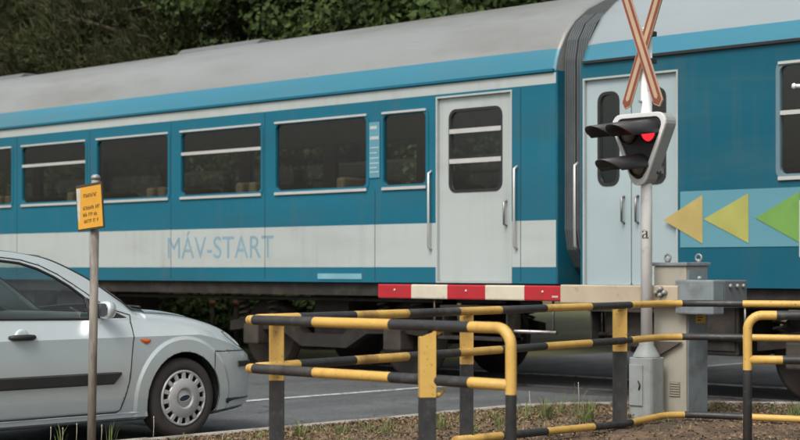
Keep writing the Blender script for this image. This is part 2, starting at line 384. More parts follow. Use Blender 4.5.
# ------------------------------------------------------------------ railway track
YT = 13.5                       # near side of the coaches
YC = YT + 1.42                  # track centre
track = tag(bpy.data.objects.new('railway_track', None), kind='structure'); COL.objects.link(track)
for (a_, b_) in ((-120, -15.45), (-6.0, 90)):
    t = MB(); n1 = int((b_ - a_) / (0.25 if a_ > -10 or True else 1)); rs_ = np.random.RandomState(8)
    n1 = min(n1, 420); n2 = 20; v_ = []
    for i in range(n1 + 1):
        for j in range(n2 + 1):
            yy = 12.95 + 4.0 * j / n2
            e = min(1, min(j, n2 - j) / 3)
            v_.append((a_ + (b_ - a_) * i / n1, yy, -0.20 + 0.12 * e + rs_.uniform(-0.03, 0.03)))
    t.add(v_, [(i * (n2 + 1) + j, (i + 1) * (n2 + 1) + j, (i + 1) * (n2 + 1) + j + 1, i * (n2 + 1) + j + 1) for i in range(n1) for j in range(n2)])
    t.v = [(x, y_, z + 0.07) for x, y_, z in t.v]
    t.build('ballast_bed', BALL, track, fix=False)
for s_ in (-1, 1):
    yr = YC + s_ * 0.75
    t = MB(); t.prism([(yr - 0.07, -0.15), (yr + 0.07, -0.15), (yr + 0.02, -0.12), (yr + 0.012, -0.04), (yr + 0.036, -0.03), (yr + 0.034, 0.012), (yr - 0.034, 0.012), (yr - 0.036, -0.03), (yr - 0.012, -0.04), (yr - 0.02, -0.12)], 'x', -120, 90)
    t.build('rail', STEEL, track)
slm = MB(); slm.box(-0.13, 0.13, -1.25, 1.25, -0.2, -0.06)
sm0 = slm.build('sleeper', UNDERB, track, bevel=0.01); sm0.location = (-16.0, YC, 0)
for k in range(1, 40):
    o = link('sleeper', sm0.data, track); o.location = (-16.0 - 0.6 * k if k < 22 else -5.5 + 0.6 * (k - 22), YC, 0)
PANM = mat('crossing_panel_rubber', (0.05, 0.05, 0.05), 0.75, var=0.25, scale=6, bump=0.3)
pm = MB(); pm.box(-0.495, 0.495, -0.66, 0.66, -0.1, 0.006); p0 = pm.build('crossing_panel', PANM, track, bevel=0.008); p0.location = (-14.9, YC, 0)
for k in range(1, 9):
    o = link('crossing_panel', p0.data, track); o.location = (-14.9 + k, YC, 0)
    if k % 1 == 0: o.modifiers.new('edges', 'BEVEL').width = 0.008
po = MB(); po.box(-0.495, 0.495, -0.3, 0.3, -0.1, 0.006); po0 = po.build('crossing_panel', PANM, track); po0.location = (-14.9, YC - 1.10, 0)
for k in range(1, 9): o = link('crossing_panel', po0.data, track); o.location = (-14.9 + k, YC - 1.10, 0)

# ------------------------------------------------------------------ coaches
def coach(name, label, X0, X1, spec):
    """coach between X0 and X1 (X1 > X0), near side at YT"""
    cx = (X0 + X1) / 2; base = (cx, YC, 0)
    root = empty(name, base, label, 'train coach')
    holes = [(w_[0], w_[1], w_[2], w_[3]) for w_ in spec['windows']] + [(d_[0], d_[1], spec['zbot'], d_[3]) for d_ in spec['doors']]
    def wall(ysurf, holes, sgn):
        zc = sorted(set([spec['zbot'], spec['ztop']] + [b_[0] for b_ in spec['bands']] + [h for q in holes for h in (q[2], q[3])]))
        xc = sorted(set([X0, X1] + [h for q in holes for h in (q[0], q[1])]))
        zc = [z for z in zc if spec['zbot'] <= z <= spec['ztop']]
        mb = MB()
        for i in range(len(xc) - 1):
            for j in range(len(zc) - 1):
                mx, mz = (xc[i] + xc[i + 1]) / 2, (zc[j] + zc[j + 1]) / 2
                if any(q[0] < mx < q[1] and q[2] < mz < q[3] for q in holes): continue
                mi = [b_[1] for b_ in spec['bands'] if b_[0] <= mz][-1]
                mb.add([(xc[i], ysurf, zc[j]), (xc[i + 1], ysurf, zc[j]), (xc[i + 1], ysurf, zc[j + 1]), (xc[i], ysurf, zc[j + 1])],
                       [(0, 1, 2, 3) if sgn < 0 else (3, 2, 1, 0)], mi)
        return mb
    mats = spec['mats']
    o = wall(YT, holes, -1).build('side_wall', mats, root, base, fix=False)
    YF = 2 * YC - YT
    farh = [(w_[0], w_[1], w_[2], w_[3]) for w_ in spec['windows']]
    o = wall(YF, farh, 1).build('side_wall', mats, root, base, fix=False)
    # roof: profile extruded along X, ends drawn in
    prof = spec['roof']
    full = [(YT + t, z) for t, z in prof] + [(2 * YC - YT - t, z) for t, z in prof[::-1][1:]]
    nseg = []
    L = X1 - X0
    st = [(0, 0.93), (0.06, 0.97), (0.18, 0.993), (0.55, 1.0)] if spec['rounded'] else [(0, 0.985), (0.05, 1.0)]
    stations = [(X0 + a, s_) for a, s_ in st] + [(X0 + 0.55 + (L - 1.1) * k / 10, 1.0) for k in range(1, 10)] + [(X1 - a, s_) for a, s_ in st[::-1]]
    rf = MB(); n = len(full)
    vv = []
    for (X, s_) in stations:
        for (yy, z) in full: vv.append((X, yy, prof[0][1] + (z - prof[0][1]) * s_))
    nb = spec['rblue']
    for i in range(len(stations) - 1):
        for j in range(n - 1):
            a = i * n + j
            mi = 0 if (j < nb or j >= n - 1 - nb) else 1
            rf.f.append([a, a + n, a + n + 1, a + 1]); rf.m.append(mi); rf.sm.append(True)
    rf.v = vv
    for i in (0, len(stations) - 1):
        rf.f.append([i * n + j for j in range(n)]); rf.m.append(1); rf.sm.append(False)
    roof = rf.build('roof', [spec['cant'], spec['roofm']], root, base)
    for (vx, vl) in spec['vents']:
        v_ = MB(); z0 = prof[-1][1] - 0.03
        v_.prism([(YC - 0.35, z0 - 0.02), (YC + 0.35, z0 - 0.02), (YC + 0.24, z0 + 0.075), (YC - 0.24, z0 + 0.075)], 'x', vx - vl / 2, vx + vl / 2)
        v_.build('roof_vent', mat('dark_roof_vent', (0.12, 0.125, 0.125), 0.6, var=0.2), roof, base, bevel=0.02)
    gt = MB(); gt.box(X0 + 0.02, X1 - 0.02, YT - 0.03, YT - 0.002, spec['ztop'] - 0.012, spec['ztop'] + 0.016)
    gt.build('rain_gutter', spec['gutter'], root, base)
    # ends
    for X, s_ in ((X0, -1), (X1, 1)):
        e = MB(); e.box(X - 0.02, X + 0.02, YT + 0.003, 2 * YC - YT - 0.003, spec['zbot'], spec['ztop'] - 0.005)
        e.build('end_wall', TEAL2, root, base)
    fl = MB(); fl.box(X0 + 0.03, X1 - 0.03, YT + 0.10, 2 * YC - YT - 0.02, 1.12, 1.28); fl.build('floor', INTER, root, base)
    cl = MB(); cl.box(X0 + 0.03, X1 - 0.03, YT + 0.25, 2 * YC - YT - 0.25, 3.36, 3.40); cl.build('ceiling', INTER, root, base)
    for yy, hs_ in ((YT + 0.06, holes), (2 * YC - YT - 0.06, farh)):
        li = wall(yy, hs_, 1); li.m = [0] * len(li.m); li.build('lining', INTER, root, base, fix=False)
    # windows
    for w_ in spec['windows']:
        x0, x1, z0, z1, tr = w_
        for side in ((0, 1) if spec['far'] else (0,)):
            ys_ = YT if side == 0 else 2 * YC - YT
            sg = -1 if side == 0 else 1
            f = MB()
            ring_prism(f, rrect(x0 - 0.03, x1 + 0.03, z0 - 0.03, z1 + 0.03, 0.075), rrect(x0 + 0.012, x1 - 0.012, z0 + 0.012, z1 - 0.012, 0.06), 'y', ys_ + sg * 0.008, ys_ - sg * 0.05)
            fo = f.build('window', spec['framem'], root, base)
            p = MB(); p.prism(rrect(x0 + 0.005, x1 - 0.005, z0 + 0.005, z1 - 0.005, 0.06), 'y', ys_ - sg * 0.020, ys_ - sg * 0.026)
            p.build('pane', CGLASS, fo, base)
            if side == 0:
                for (ta, tb) in ((z0 - 0.045, z0 - 0.012), (z1 + 0.0, z1 + 0.025)):
                    q = MB(); q.box(x0 + 0.0, x1 - 0.0, YT - 0.022, YT - 0.009, ta, tb); q.build('sill' if ta < z0 else 'lintel_trim', ALU, fo, base)
            if tr:
                q = MB(); q.box(x0 + 0.013, x1 - 0.013, ys_ + sg * 0.004, ys_ - sg * 0.018, tr, tr + 0.04); q.build('transom', ALU, fo, base)
    # doors: leaf in a recess
    for d_ in spec['doors']:
        x0, x1, _, z1 = d_[:4]; zb = spec['zbot'] + 0.01
        yd = YT + 0.035
        leafs = d_[4]
        wl = (x1 - x0) / leafs
        jb = MB(); ring_prism(jb, [(x0, zb - 0.008), (x1, zb - 0.008), (x1, z1), (x0, z1)], [(x0 + 0.02, zb + 0.01), (x1 - 0.02, zb + 0.01), (x1 - 0.02, z1 - 0.02), (x0 + 0.02, z1 - 0.02)], 'y', YT - 0.005, YT + 0.09)
        jb.build('door_frame', spec['jambm'], root, base)
        for k in range(leafs):
            a, b = x0 + 0.022 + k * wl, x0 + (k + 1) * wl - (0.022 if k == leafs - 1 else 0.006)
            if k: a -= 0.016
            wz0, wz1 = 2.15, z1 - 0.17
            l_ = MB(); m_ = 0.16
            n_ = 5
            outer = rrect(a, b, zb + 0.012, z1 - 0.022, 0.02); inner = rrect(a + m_, b - m_, wz0, wz1, 0.09)
            ring_prism(l_, outer, inner, 'y', yd, yd + 0.04)
            dr = l_.build('door', spec['doorm'], root, base)
            p = MB(); p.prism(rrect(a + m_ - 0.01, b - m_ + 0.01, wz0 - 0.01, wz1 + 0.01, 0.09), 'y', yd + 0.012, yd + 0.02); p.build('pane', DGLASS, dr, base)
            p = MB(); ring_prism(p, rrect(a + m_ - 0.02, b - m_ + 0.02, wz0 - 0.02, wz1 + 0.02, 0.1), rrect(a + m_ + 0.012, b - m_ - 0.012, wz0 + 0.012, wz1 - 0.012, 0.08), 'y', yd - 0.006, yd + 0.004); p.build('window_seal', RUBBER, dr, base)
            hx = b - 0.08 if k == 0 else a + 0.08
            p = MB(); p.tube([(hx, yd - 0.004, 1.75), (hx, yd - 0.05, 1.77), (hx, yd - 0.05, 2.0), (hx, yd - 0.004, 2.02)], 0.012, 8); p.build('handle', STEEL, dr, base)
            if d_[5]:
                for bz in d_[5]:
                    p = MB(); p.box(a + m_ - 0.005, b - m_ + 0.005, yd - 0.012, yd - 0.007, bz, bz + 0.05); p.build('window_bar', ALU, dr, base)
        for hx in ((x0 - 0.07, x1 + 0.07) if leafs == 1 else (x0 - 0.07,)):
            p = MB(); p.tube([(hx, YT, 1.5), (hx, YT - 0.05, 1.53), (hx, YT - 0.05, 2.35), (hx, YT, 2.38)], 0.014, 8); p.build('grab_rail', ALU, root, base)
        for sz, sy in ((0.86, -0.02), (0.52, -0.06)):
            p = MB(); p.box(x0 + 0.08, x1 - 0.08, YT + sy, YT + 0.28, sz, sz + 0.03); p.box(x0 + 0.08, x0 + 0.10, YT + 0.02, YT + 0.24, sz, 1.12); p.box(x1 - 0.10, x1 - 0.08, YT + 0.02, YT + 0.24, sz, 1.12)
            p.build('step', UNDER, root, base)
    # seats
    x = X0 + 1.8
    while x < X1 - 1.8:
        if spec['seat0'] < x < spec['seat1']:
            for yy in (YT + 0.15, YC + 0.3):
                s_ = MB(); s_.box(x - 0.42, x + 0.42, yy, yy + 1.0, 1.62, 1.76)
                for sg in (-1, 1): s_.box(x + sg * 0.80 - 0.07, x + sg * 0.80 + 0.07, yy, yy + 1.0, 1.5, 2.38)
                s_.build('seat', SEATM, root, base, bevel=0.03)
        x += 1.85
    # underframe
    sb = MB(); sb.box(X0 + 0.05, X1 - 0.05, YT + 0.06, 2 * YC - YT - 0.06, 0.98, spec['zbot'] - 0.004); sb.build('underframe', UNDER, root, base)
    for (bx0, bx1, bz0, mi) in spec['boxes']:
        b_ = MB(); b_.box(bx0, bx1, YT + 0.18, YT + 0.95, bz0, 0.98); bo = b_.build('equipment_box', UNDERB if mi else UNDER, root, base, bevel=0.02)
        nn = max(1, int((bx1 - bx0) / 0.5))
        for k in range(nn):
            xa = bx0 + (bx1 - bx0) * k / nn + 0.03; xb = bx0 + (bx1 - bx0) * (k + 1) / nn - 0.03
            b2 = MB(); b2.box(xa, xb, YT + 0.165, YT + 0.178, bz0 + 0.05, 0.93); b2.build('box_lid', UNDERB if mi else UNDER, bo, base)
    pp = MB(); pp.tube([(X0 + 0.4, YT + 0.25, 0.93), (X1 - 0.4, YT + 0.25, 0.93)], 0.025, 8); pp.build('brake_pipe', UNDER, root, base)
    for (xa, xb) in ((X0 + 0.1, X0 + 1.9), (X1 - 1.9, X1 - 0.1)):
        pp = MB(); pp.tube([(xa, YT + 0.14, 0.62), (xb, YT + 0.14, 0.62)], 0.022, 8)
        for xx in (xa + 0.05, xb - 0.05): pp.tube([(xx, YT + 0.14, 0.62), (xx, YT + 0.14, 1.0)], 0.014, 6)
        pp.build('brake_rod', STEEL, root, base)
    for bxc in spec['bogies']:
        bo = MB()
        for sg in (-1, 1):
            yb = YC + sg * 1.0
            bo.prism([(bxc - 1.75, 0.62), (bxc - 1.3, 0.70), (bxc - 0.6, 0.70), (bxc - 0.35, 0.50), (bxc + 0.35, 0.50), (bxc + 0.6, 0.70), (bxc + 1.3, 0.70), (bxc + 1.75, 0.62), (bxc + 1.75, 0.50), (bxc + 1.4, 0.54), (bxc + 0.75, 0.52), (bxc + 0.4, 0.34), (bxc - 0.4, 0.34), (bxc - 0.75, 0.52), (bxc - 1.4, 0.54), (bxc - 1.75, 0.50)], 'x' if False else 'y', yb - 0.07, yb + 0.07)
        bo.box(bxc - 0.3, bxc + 0.3, YC - 0.93, YC + 0.93, 0.5, 0.97)
        bgo = bo.build('bogie', UNDER, root, base)
        for ax in (-1.25, 1.25):
            wh = MB()
            for sg in (-1, 1):
                wh.lathe([(0.08, -0.07), (0.42, -0.07), (0.46, -0.065), (0.46, 0.03), (0.48, 0.035), (0.48, 0.06), (0.08, 0.06)], (bxc + ax, YC + sg * 0.76, 0.465), (0, -sg, 0), 32)
            wh.tube([(bxc + ax, YC - 1.08, 0.465), (bxc + ax, YC + 1.08, 0.465)], 0.08, 12)
            wh.build('wheelset', mat('rusty_wheel', (0.035, 0.027, 0.021), 0.65, 0.2, var=0.3), bgo, base)
            for sg in (-1, 1):
                b2 = MB(); b2.box(bxc + ax - 0.14, bxc + ax + 0.14, YC + sg * 1.16, YC + sg * 0.92, 0.34, 0.60); b2.build('axle_box', UNDERB, bgo, base, bevel=0.02)
            for dx in (-0.28, 0.28):
                for sg in (-1, 1):
                    b2 = MB()
                    hp = [(bxc + ax + dx + 0.07 * math.cos(t), YC + sg * 1.0 + 0.07 * math.sin(t), 0.60 + 0.30 * t / (2 * math.pi * 4)) for t in np.linspace(0, 2 * math.pi * 4, 40)]
                    b2.tube(hp, 0.016, 6); b2.build('spring', UNDERB, bgo, base, fix=False)
    for X, sg in ((X0, -1), (X1, 1)):
        cp = MB(); cp.box(X, X + sg * 0.165, YC - 0.14, YC + 0.14, 0.9, 1.12)
        for dy in (-0.88, 0.88): cp.lathe([(0.09, 0), (0.09, 0.13), (0.23, 0.145), (0.23, 0.165)], (X, YC + dy, 1.06), (sg, 0, 0), 18)
        cp.build('coupling', UNDER, root, base)
        gb = MB()
        for k in range(5):
            xa = X + sg * (0.021 + k * 0.029)
            ring_prism(gb, rrect(YC - 1.30, YC + 1.30, 1.15, 4.02, 0.55), rrect(YC - 0.55, YC + 0.55, 1.27, 3.28, 0.1), 'x', xa, xa + sg * 0.022)
        gb.build('gangway_bellows', mat('grey_bellows', (0.075, 0.085, 0.09), 0.7, var=0.2, scale=5), root, base)
    return root, base

ROOFP = [(0, 3.36), (0.03, 3.48), (0.075, 3.60), (0.18, 3.78), (0.33, 3.95), (0.55, 4.11), (0.85, 4.25), (1.15, 4.32), (1.42, 4.34)]
pit = [x_on(p, YT) for p in (17, 90, 171, 265, 375)]
pitch = (pit[-1] - pit[0]) / 4
E1 = x_on(556, YT); D1a, D1b = x_on(436, YT), x_on(512, YT)
wins = []
for k in range(-8, 4):
    a = pit[0] + k * pitch; wins.append((a + 0.125, a + pitch - 0.125, 2.235, 3.06, 2.76 if (k % 2 == 0) else 0))
a = pit[4]; wins.append((a + 0.125, D1a - 0.14, 2.235, 3.06, 0))
X1a = E1 - 24.5
wins = [w_ for w_ in wins if w_[0] > X1a + 2.4]
spec1 = dict(zbot=1.135, ztop=3.36, mats=[TEAL, CWHITE], bands=[(1.0, 0), (1.31, 1), (1.80, 0), (3.225, 1), (3.335, 0)], windows=wins,
             doors=[(D1a, D1b, 0, 3.20, 1, (2.78, 2.45)), (X1a + 0.75, X1a + 1.8, 0, 3.20, 1, None)], roof=ROOFP, rblue=2, cant=TEAL_SKYLIT, roofm=ROOF,
             rounded=True, vents=[(x_on(232, 14.9), 1.7), (x_on(8, 14.9), 1.6), (x_on(232, 14.9) - 14, 1.6)], gutter=TEAL, framem=TEAL, jambm=CWHITE, doorm=CWHITE, far=True,
             seat0=X1a + 2, seat1=pit[4], boxes=[(E1 - 9.3, E1 - 7.9, 0.55, 0), (E1 - 12.4, E1 - 9.9, 0.42, 1), (E1 - 16.2, E1 - 13.6, 0.5, 0)], bogies=[E1 - 3.9, X1a + 3.9])
c1, b1 = coach('passenger_coach', 'teal coach with a wide cream band and grey roof, behind the silver car', X1a, E1, spec1)
# coach two
S2 = E1 + 0.34; X2b = S2 + 24.5
D2a, D2b = x_on(583, YT), x_on(678, YT)
w0 = x_on(779, YT)
wins2 = [(w0 + 1.95 * k, w0 + 1.95 * k + 1.5, 2.16, 3.19, 2.72) for k in range(9)]
ROOFP2 = [(0, 3.40), (0.04, 3.5), (0.09, 3.60), (0.18, 3.74), (0.33, 3.95), (0.55, 4.13), (0.85, 4.27), (1.15, 4.34), (1.42, 4.36)]
spec2 = dict(zbot=1.11, ztop=3.40, mats=[TEAL2, CWHITE], bands=[(1.0, 0)], windows=wins2, doors=[(D2a, D2b, 0, 3.24, 2, None)], roof=ROOFP2, rblue=2, cant=TEAL_SKYLIT,
             roofm=ROOF2, rounded=True, vents=[(S2 + 9, 1.6)], gutter=RUBBER, framem=mat('grey_blue_frame', (0.12, 0.20, 0.24), 0.45), jambm=CWHITE, doorm=mat('pale_door_paint', (0.34, 0.42, 0.44), 0.42, var=0.08, scale=1.2), far=True,
             seat0=w0 - 1, seat1=X2b - 2, boxes=[(S2 + 0.15, S2 + 1.0, 0.55, 1), (S2 + 1.1, S2 + 1.75, 0.45, 0), (S2 + 5.5, S2 + 8.6, 0.35, 0), (S2 + 9.2, S2 + 11.2, 0.5, 1)], bogies=[S2 + 3.6, X2b - 3.9])
c2, b2_ = coach('passenger_coach', 'dark teal coach with yellow and green arrows beside its pale double door', S2, X2b, spec2)
# arrows on coach two
pa = MB(); pa.box(D2b + 0.03, w0 + 3.2, YT - 0.006, YT + 0.002, 1.50, 2.045)
PALEB = mat('pale_blue_panel', (0.10, 0.27, 0.33), 0.4, var=0.1, scale=1, stretch=(0.3, 1, 1))
pan = pa.build('livery_panel', PALEB, c2, b2_)
def tri(x0, x1, colm, zc=1.77, h=0.235):
    t = MB(); t.prism([(x0, zc), (x1, zc - h), (x1, zc + h)], 'y', YT - 0.011, YT - 0.0065); t.build('arrow', colm, pan, b2_)
tri(x_on(664, YT), x_on(703, YT), mat('amber_arrow', (0.42, 0.33, 0.12), 0.4))
tri(x_on(704, YT), x_on(749, YT), mat('yellow_arrow', (0.36, 0.36, 0.10), 0.4))
tri(x_on(756, YT), x_on(800, YT), mat('green_arrow', (0.15, 0.31, 0.07), 0.4))
tri(x_on(806, YT), x_on(860, YT), mat('dark_green_arrow', (0.05, 0.25, 0.08), 0.4))
# lettering on the cream band of coach one
LETB = mat('blue_lettering', (0.20, 0.31, 0.38), 0.45)
vs_, fs = text_mesh('MÁV-START', 0.40)
lx = (x_on(172, YT) + x_on(268, YT)) / 2
mb = MB(); mb.add([(lx + x, YT - 0.0015, 1.545 + y) for x, y, z in vs_], fs); mb.build('lettering', LETB, c1, b1, fix=False)
vs_, fs = text_mesh('2', 0.26)
mb = MB(); mb.add([(D1a - 0.30 + x, YT - 0.004, 1.99 + y) for x, y, z in vs_], fs)
pd = pit[4]
dp = MB(); dp.box(pd - 0.085, pd + 0.085, YT - 0.012, YT - 0.010, 2.34, 2.98); dpo = dp.build('notice_decal', mat('light_blue_decal', (0.10, 0.27, 0.35), 0.4), c1, b1)
for k, z_ in enumerate((2.40, 2.45, 2.50, 2.56, 2.62, 2.68, 2.78, 2.90)):
    dp = MB(); dp.box(pd - 0.07, pd + 0.07 - 0.03 * (k % 3 == 1), YT - 0.0135, YT - 0.0122, z_, z_ + (0.012 if k < 6 else 0.035)); dp.build('print', ALU, dpo, b1)
for k, xs_ in enumerate(pit + [pit[0] - pitch, D1b + 0.12]):
    dp = MB(); dp.box(xs_ - 0.003, xs_ + 0.003, YT - 0.0025, YT - 0.0005, 1.16, 3.21 if k != 4 else 2.2); dp.build('panel_seam', RUBBER, c1, b1)
# number board on the lower band
pl = MB(); pl.box(x_on(318, YT), x_on(362, YT), YT - 0.008, YT - 0.001, 1.17, 1.235); pl.build('number_plate', mat('pale_blue_plate', (0.16, 0.36, 0.43), 0.45), c1, b1)

# ------------------------------------------------------------------ level crossing signal
def signal():
    d = 13.35
    X, Y = at(646.5, d); base = (X, Y, IZ)
    root = empty('level_crossing_signal', base, 'white level crossing signal with a lit red lamp, black hoods and a tall red cross', 'signal')
    p = MB(); p.tube([(X, Y, zat(352, d)), (X, Y, zat(30, d))], 0.046, 20); p.lathe([(0.048, 0), (0.03, 0.02), (0, 0.025)], (X, Y, zat(30, d)), (0, 0, 1), 20)
    pole = p.build('pole', POLEW, root, base)
    zb = IZ - 0.03; zp = zat(346, d)
    p = MB(); p.prism(rrect(X - 0.115, X + 0.115, Y - 0.11, Y + 0.11, 0.05), 'z', zb, zp - 0.09)
    p.lathe([(0.115, 0), (0.10, 0.03), (0.06, 0.10), (0.06, 0.14)], (X, Y, zp - 0.09), (0, 0, 1), 20)
    ped = p.build('pedestal', PEDM, root, base, bevel=0.006)
    p = MB(); p.box(X - 0.085, X + 0.045, Y - 0.122, Y - 0.108, zb + 0.14, zb + 0.47); hd = p.build('hatch', PEDM, ped, base, bevel=0.004)
    p = MB(); p.tube([(X + 0.015, Y - 0.125, zb + 0.27), (X + 0.03, Y - 0.135, zb + 0.31), (X + 0.01, Y - 0.13, zb + 0.34)], 0.006, 6); p.build('latch', VIS, hd, base)
    p = MB()
    for dx in (-0.1, 0.1):
        for dy in (-0.1, 0.1): p.lathe([(0.016, 0), (0.016, 0.025), (0.006, 0.04)], (X + dx * 1.25, Y + dy * 1.25, zb + 0.03), (0, 0, 1), 8)
    p.box(X - 0.16, X + 0.16, Y - 0.15, Y + 0.15, zb - 0.05, zb + 0.035)
    p.build('base_plate', PEDM, ped, base)
    # letter on the pole
    vs_, fs = text_mesh('a', 0.15)
    me = MB(); ang0 = math.atan2(-Y, -X) - 0.25; rr_ = 0.0475
    zc = zat(233, d)
    me.add([(X + rr_ * math.cos(ang0 + x / rr_), Y + rr_ * math.sin(ang0 + x / rr_), zc + y) for x, y, z in vs_], fs, smooth=True)
    me.build('letter', TXT, pole, base, fix=False)
    # head: plane facing -Y, turned slightly
    zt, zl = zat(114, d), zat(186, d)
    hc = (X - 0.005, Y - 0.085)
    H = zt - zl
    def outline(wd, top, bot, r1, r2):
        pts = []
        for (cx, cz, r, a0, a1) in ((wd - r1, top - r1, r1, -28, 90), (-(wd - r1), top - r1, r1, 90, 208), (0, bot + r2, r2, 208, 332)):
            for k in range(7):
                a = R(a0 + (a1 - a0) * k / 6); pts.append((cx + r * math.cos(a), cz + r * math.sin(a)))
        return pts
    yaw = R(-3)
    def head_obj(mb, name, m, parent, **k):
        c_, s_ = math.cos(yaw), math.sin(yaw)
        mb.v = [(hc[0] + x * c_ - y * s_, hc[1] + x * s_ + y * c_, z) for x, y, z in mb.v]
        return mb.build(name, m, parent, base, **k)
    O = outline(0.272, zt, zl, 0.085, 0.09); I = outline(0.228, zt - 0.037, zl + 0.052, 0.062, 0.06)
    b = MB(); b.prism(outline(0.268, zt - 0.004, zl + 0.005, 0.08, 0.085), 'y', 0.004, 0.13); head = head_obj(b, 'signal_head', mat('grey_housing_side', (0.30, 0.31, 0.30), 0.5), root, bevel=0.01)
    b = MB(); ring_prism(b, O, I, 'y', -0.022, 0.004); head_obj(b, 'border', mat('grey_white_border', (0.64, 0.65, 0.64), 0.45, var=0.08), head, bevel=0.006)
    b = MB(); b.prism(outline(0.234, zt - 0.03, zl + 0.045, 0.065, 0.065), 'y', -0.008, 0.0045); head_obj(b, 'backboard', VIS, head)
    RED = emit('lit_red_lens', (0.85, 0.025, 0.04), 0.85)
    lamps = [(-0.105, zt - 0.155, LENSO, 1), (0.105, zt - 0.155, RED, 1), (0.0, zt - 0.425, LENSO, 0)]
    for (lx, lz, lm, up) in lamps:
        b = MB(); b.lathe([(0.078, 0), (0.074, 0.012), (0.066, 0.016), (0.064, 0.021), (0.052, 0.024), (0.050, 0.029), (0.038, 0.030), (0.036, 0.034), (0.022, 0.035), (0.020, 0.038), (0, 0.039)], (lx, -0.010, lz), (0, -1, 0), 24); head_obj(b, 'lens', lm, head)
        b = MB(); b.lathe([(0.09, 0), (0.09, 0.03), (0.08, 0.03), (0.078, 0)], (lx, -0.008, lz), (0, -1, 0), 24); head_obj(b, 'lens_rim', VIS, head)
        # visor: long hood open below, arching over the lens
        v = MB(); L = 0.50; n = 16
        rings = []
        for k in range(n + 1):
            a = R(-6 + 192 * k / n); r = 0.108
            ca, sa = math.cos(a), math.sin(a)
            ll = L * (0.70 + 0.30 * max(0, sa) ** 0.8)
            rings.append([(lx + r * ca, -0.008, lz + r * sa * 0.95), (lx + r * 1.0 * ca, -ll, lz + r * 0.86 * sa - 0.060 * ll / L)])
        vv = [p_ for q in rings for p_ in q]
        v.add(vv, [(2 * k, 2 * k + 1, 2 * k + 3, 2 * k + 2) for k in range(n)], smooth=True)
        head_obj(v, 'visor', HOOD, head, solid=0.006)
    for za in (zl + 0.10, zt - 0.16):
        b = MB(); b.box(-0.01, 0.11, 0.10, 0.17, za, za + 0.06); head_obj(b, 'clamp', GALV, head)
    b = MB(); b.lathe([(0.013, 0), (0.013, 0.03)], (0.14, 0.05, zl + 0.10), (1, 0, 0), 8); head_obj(b, 'bolt', VIS, head)
    # St Andrew's cross standing upright
    cz = zat(49, d); cx, cy = X + 0.016, Y - 0.075
    for k, sg in enumerate((1, -1)):
        a = math.atan2(0.47, 0.172); L = 0.50; yo = cy - 0.022 * k
        ca, sa = sg * math.cos(a), math.sin(a)
        def bar(hw, hl, tip, y0, y1):
            pts = [(-hl + tip, -hw), (hl - tip, -hw), (hl, 0), (hl - tip, hw), (-hl + tip, hw), (-hl, 0)]
            m = MB(); m.prism([(cx + u * ca - v_ * sa, cz + u * sa + v_ * ca) for u, v_ in pts], 'y', y0, y1); return m
        e = bar(0.044, L + 0.015, 0.04, yo, yo + 0.018).build('cross_board', CROSSW, root, base)
        bar(0.039, L + 0.004, 0.036, yo - 0.0025, yo - 0.0003).build('red_edge', CROSSR, e, base)
        bar(0.017, L - 0.05, 0.022, yo - 0.0045, yo - 0.0027).build('cream_face', CROSSW, e, base)
    for dz in (-0.10, 0.12):
        b = MB(); b.box(X - 0.03, X + 0.062, Y - 0.057, Y + 0.058, cz + dz - 0.02, cz + dz + 0.02); b.build('clamp', VIS, root, base, bevel=0.004)
    b = MB(); b.lathe([(0.012, 0), (0.012, 0.03)], (X - 0.02, Y - 0.045, zat(102, d)), (0, -1, 0), 8); b.build('bolt', GALV, pole, base)
    return root
signal()

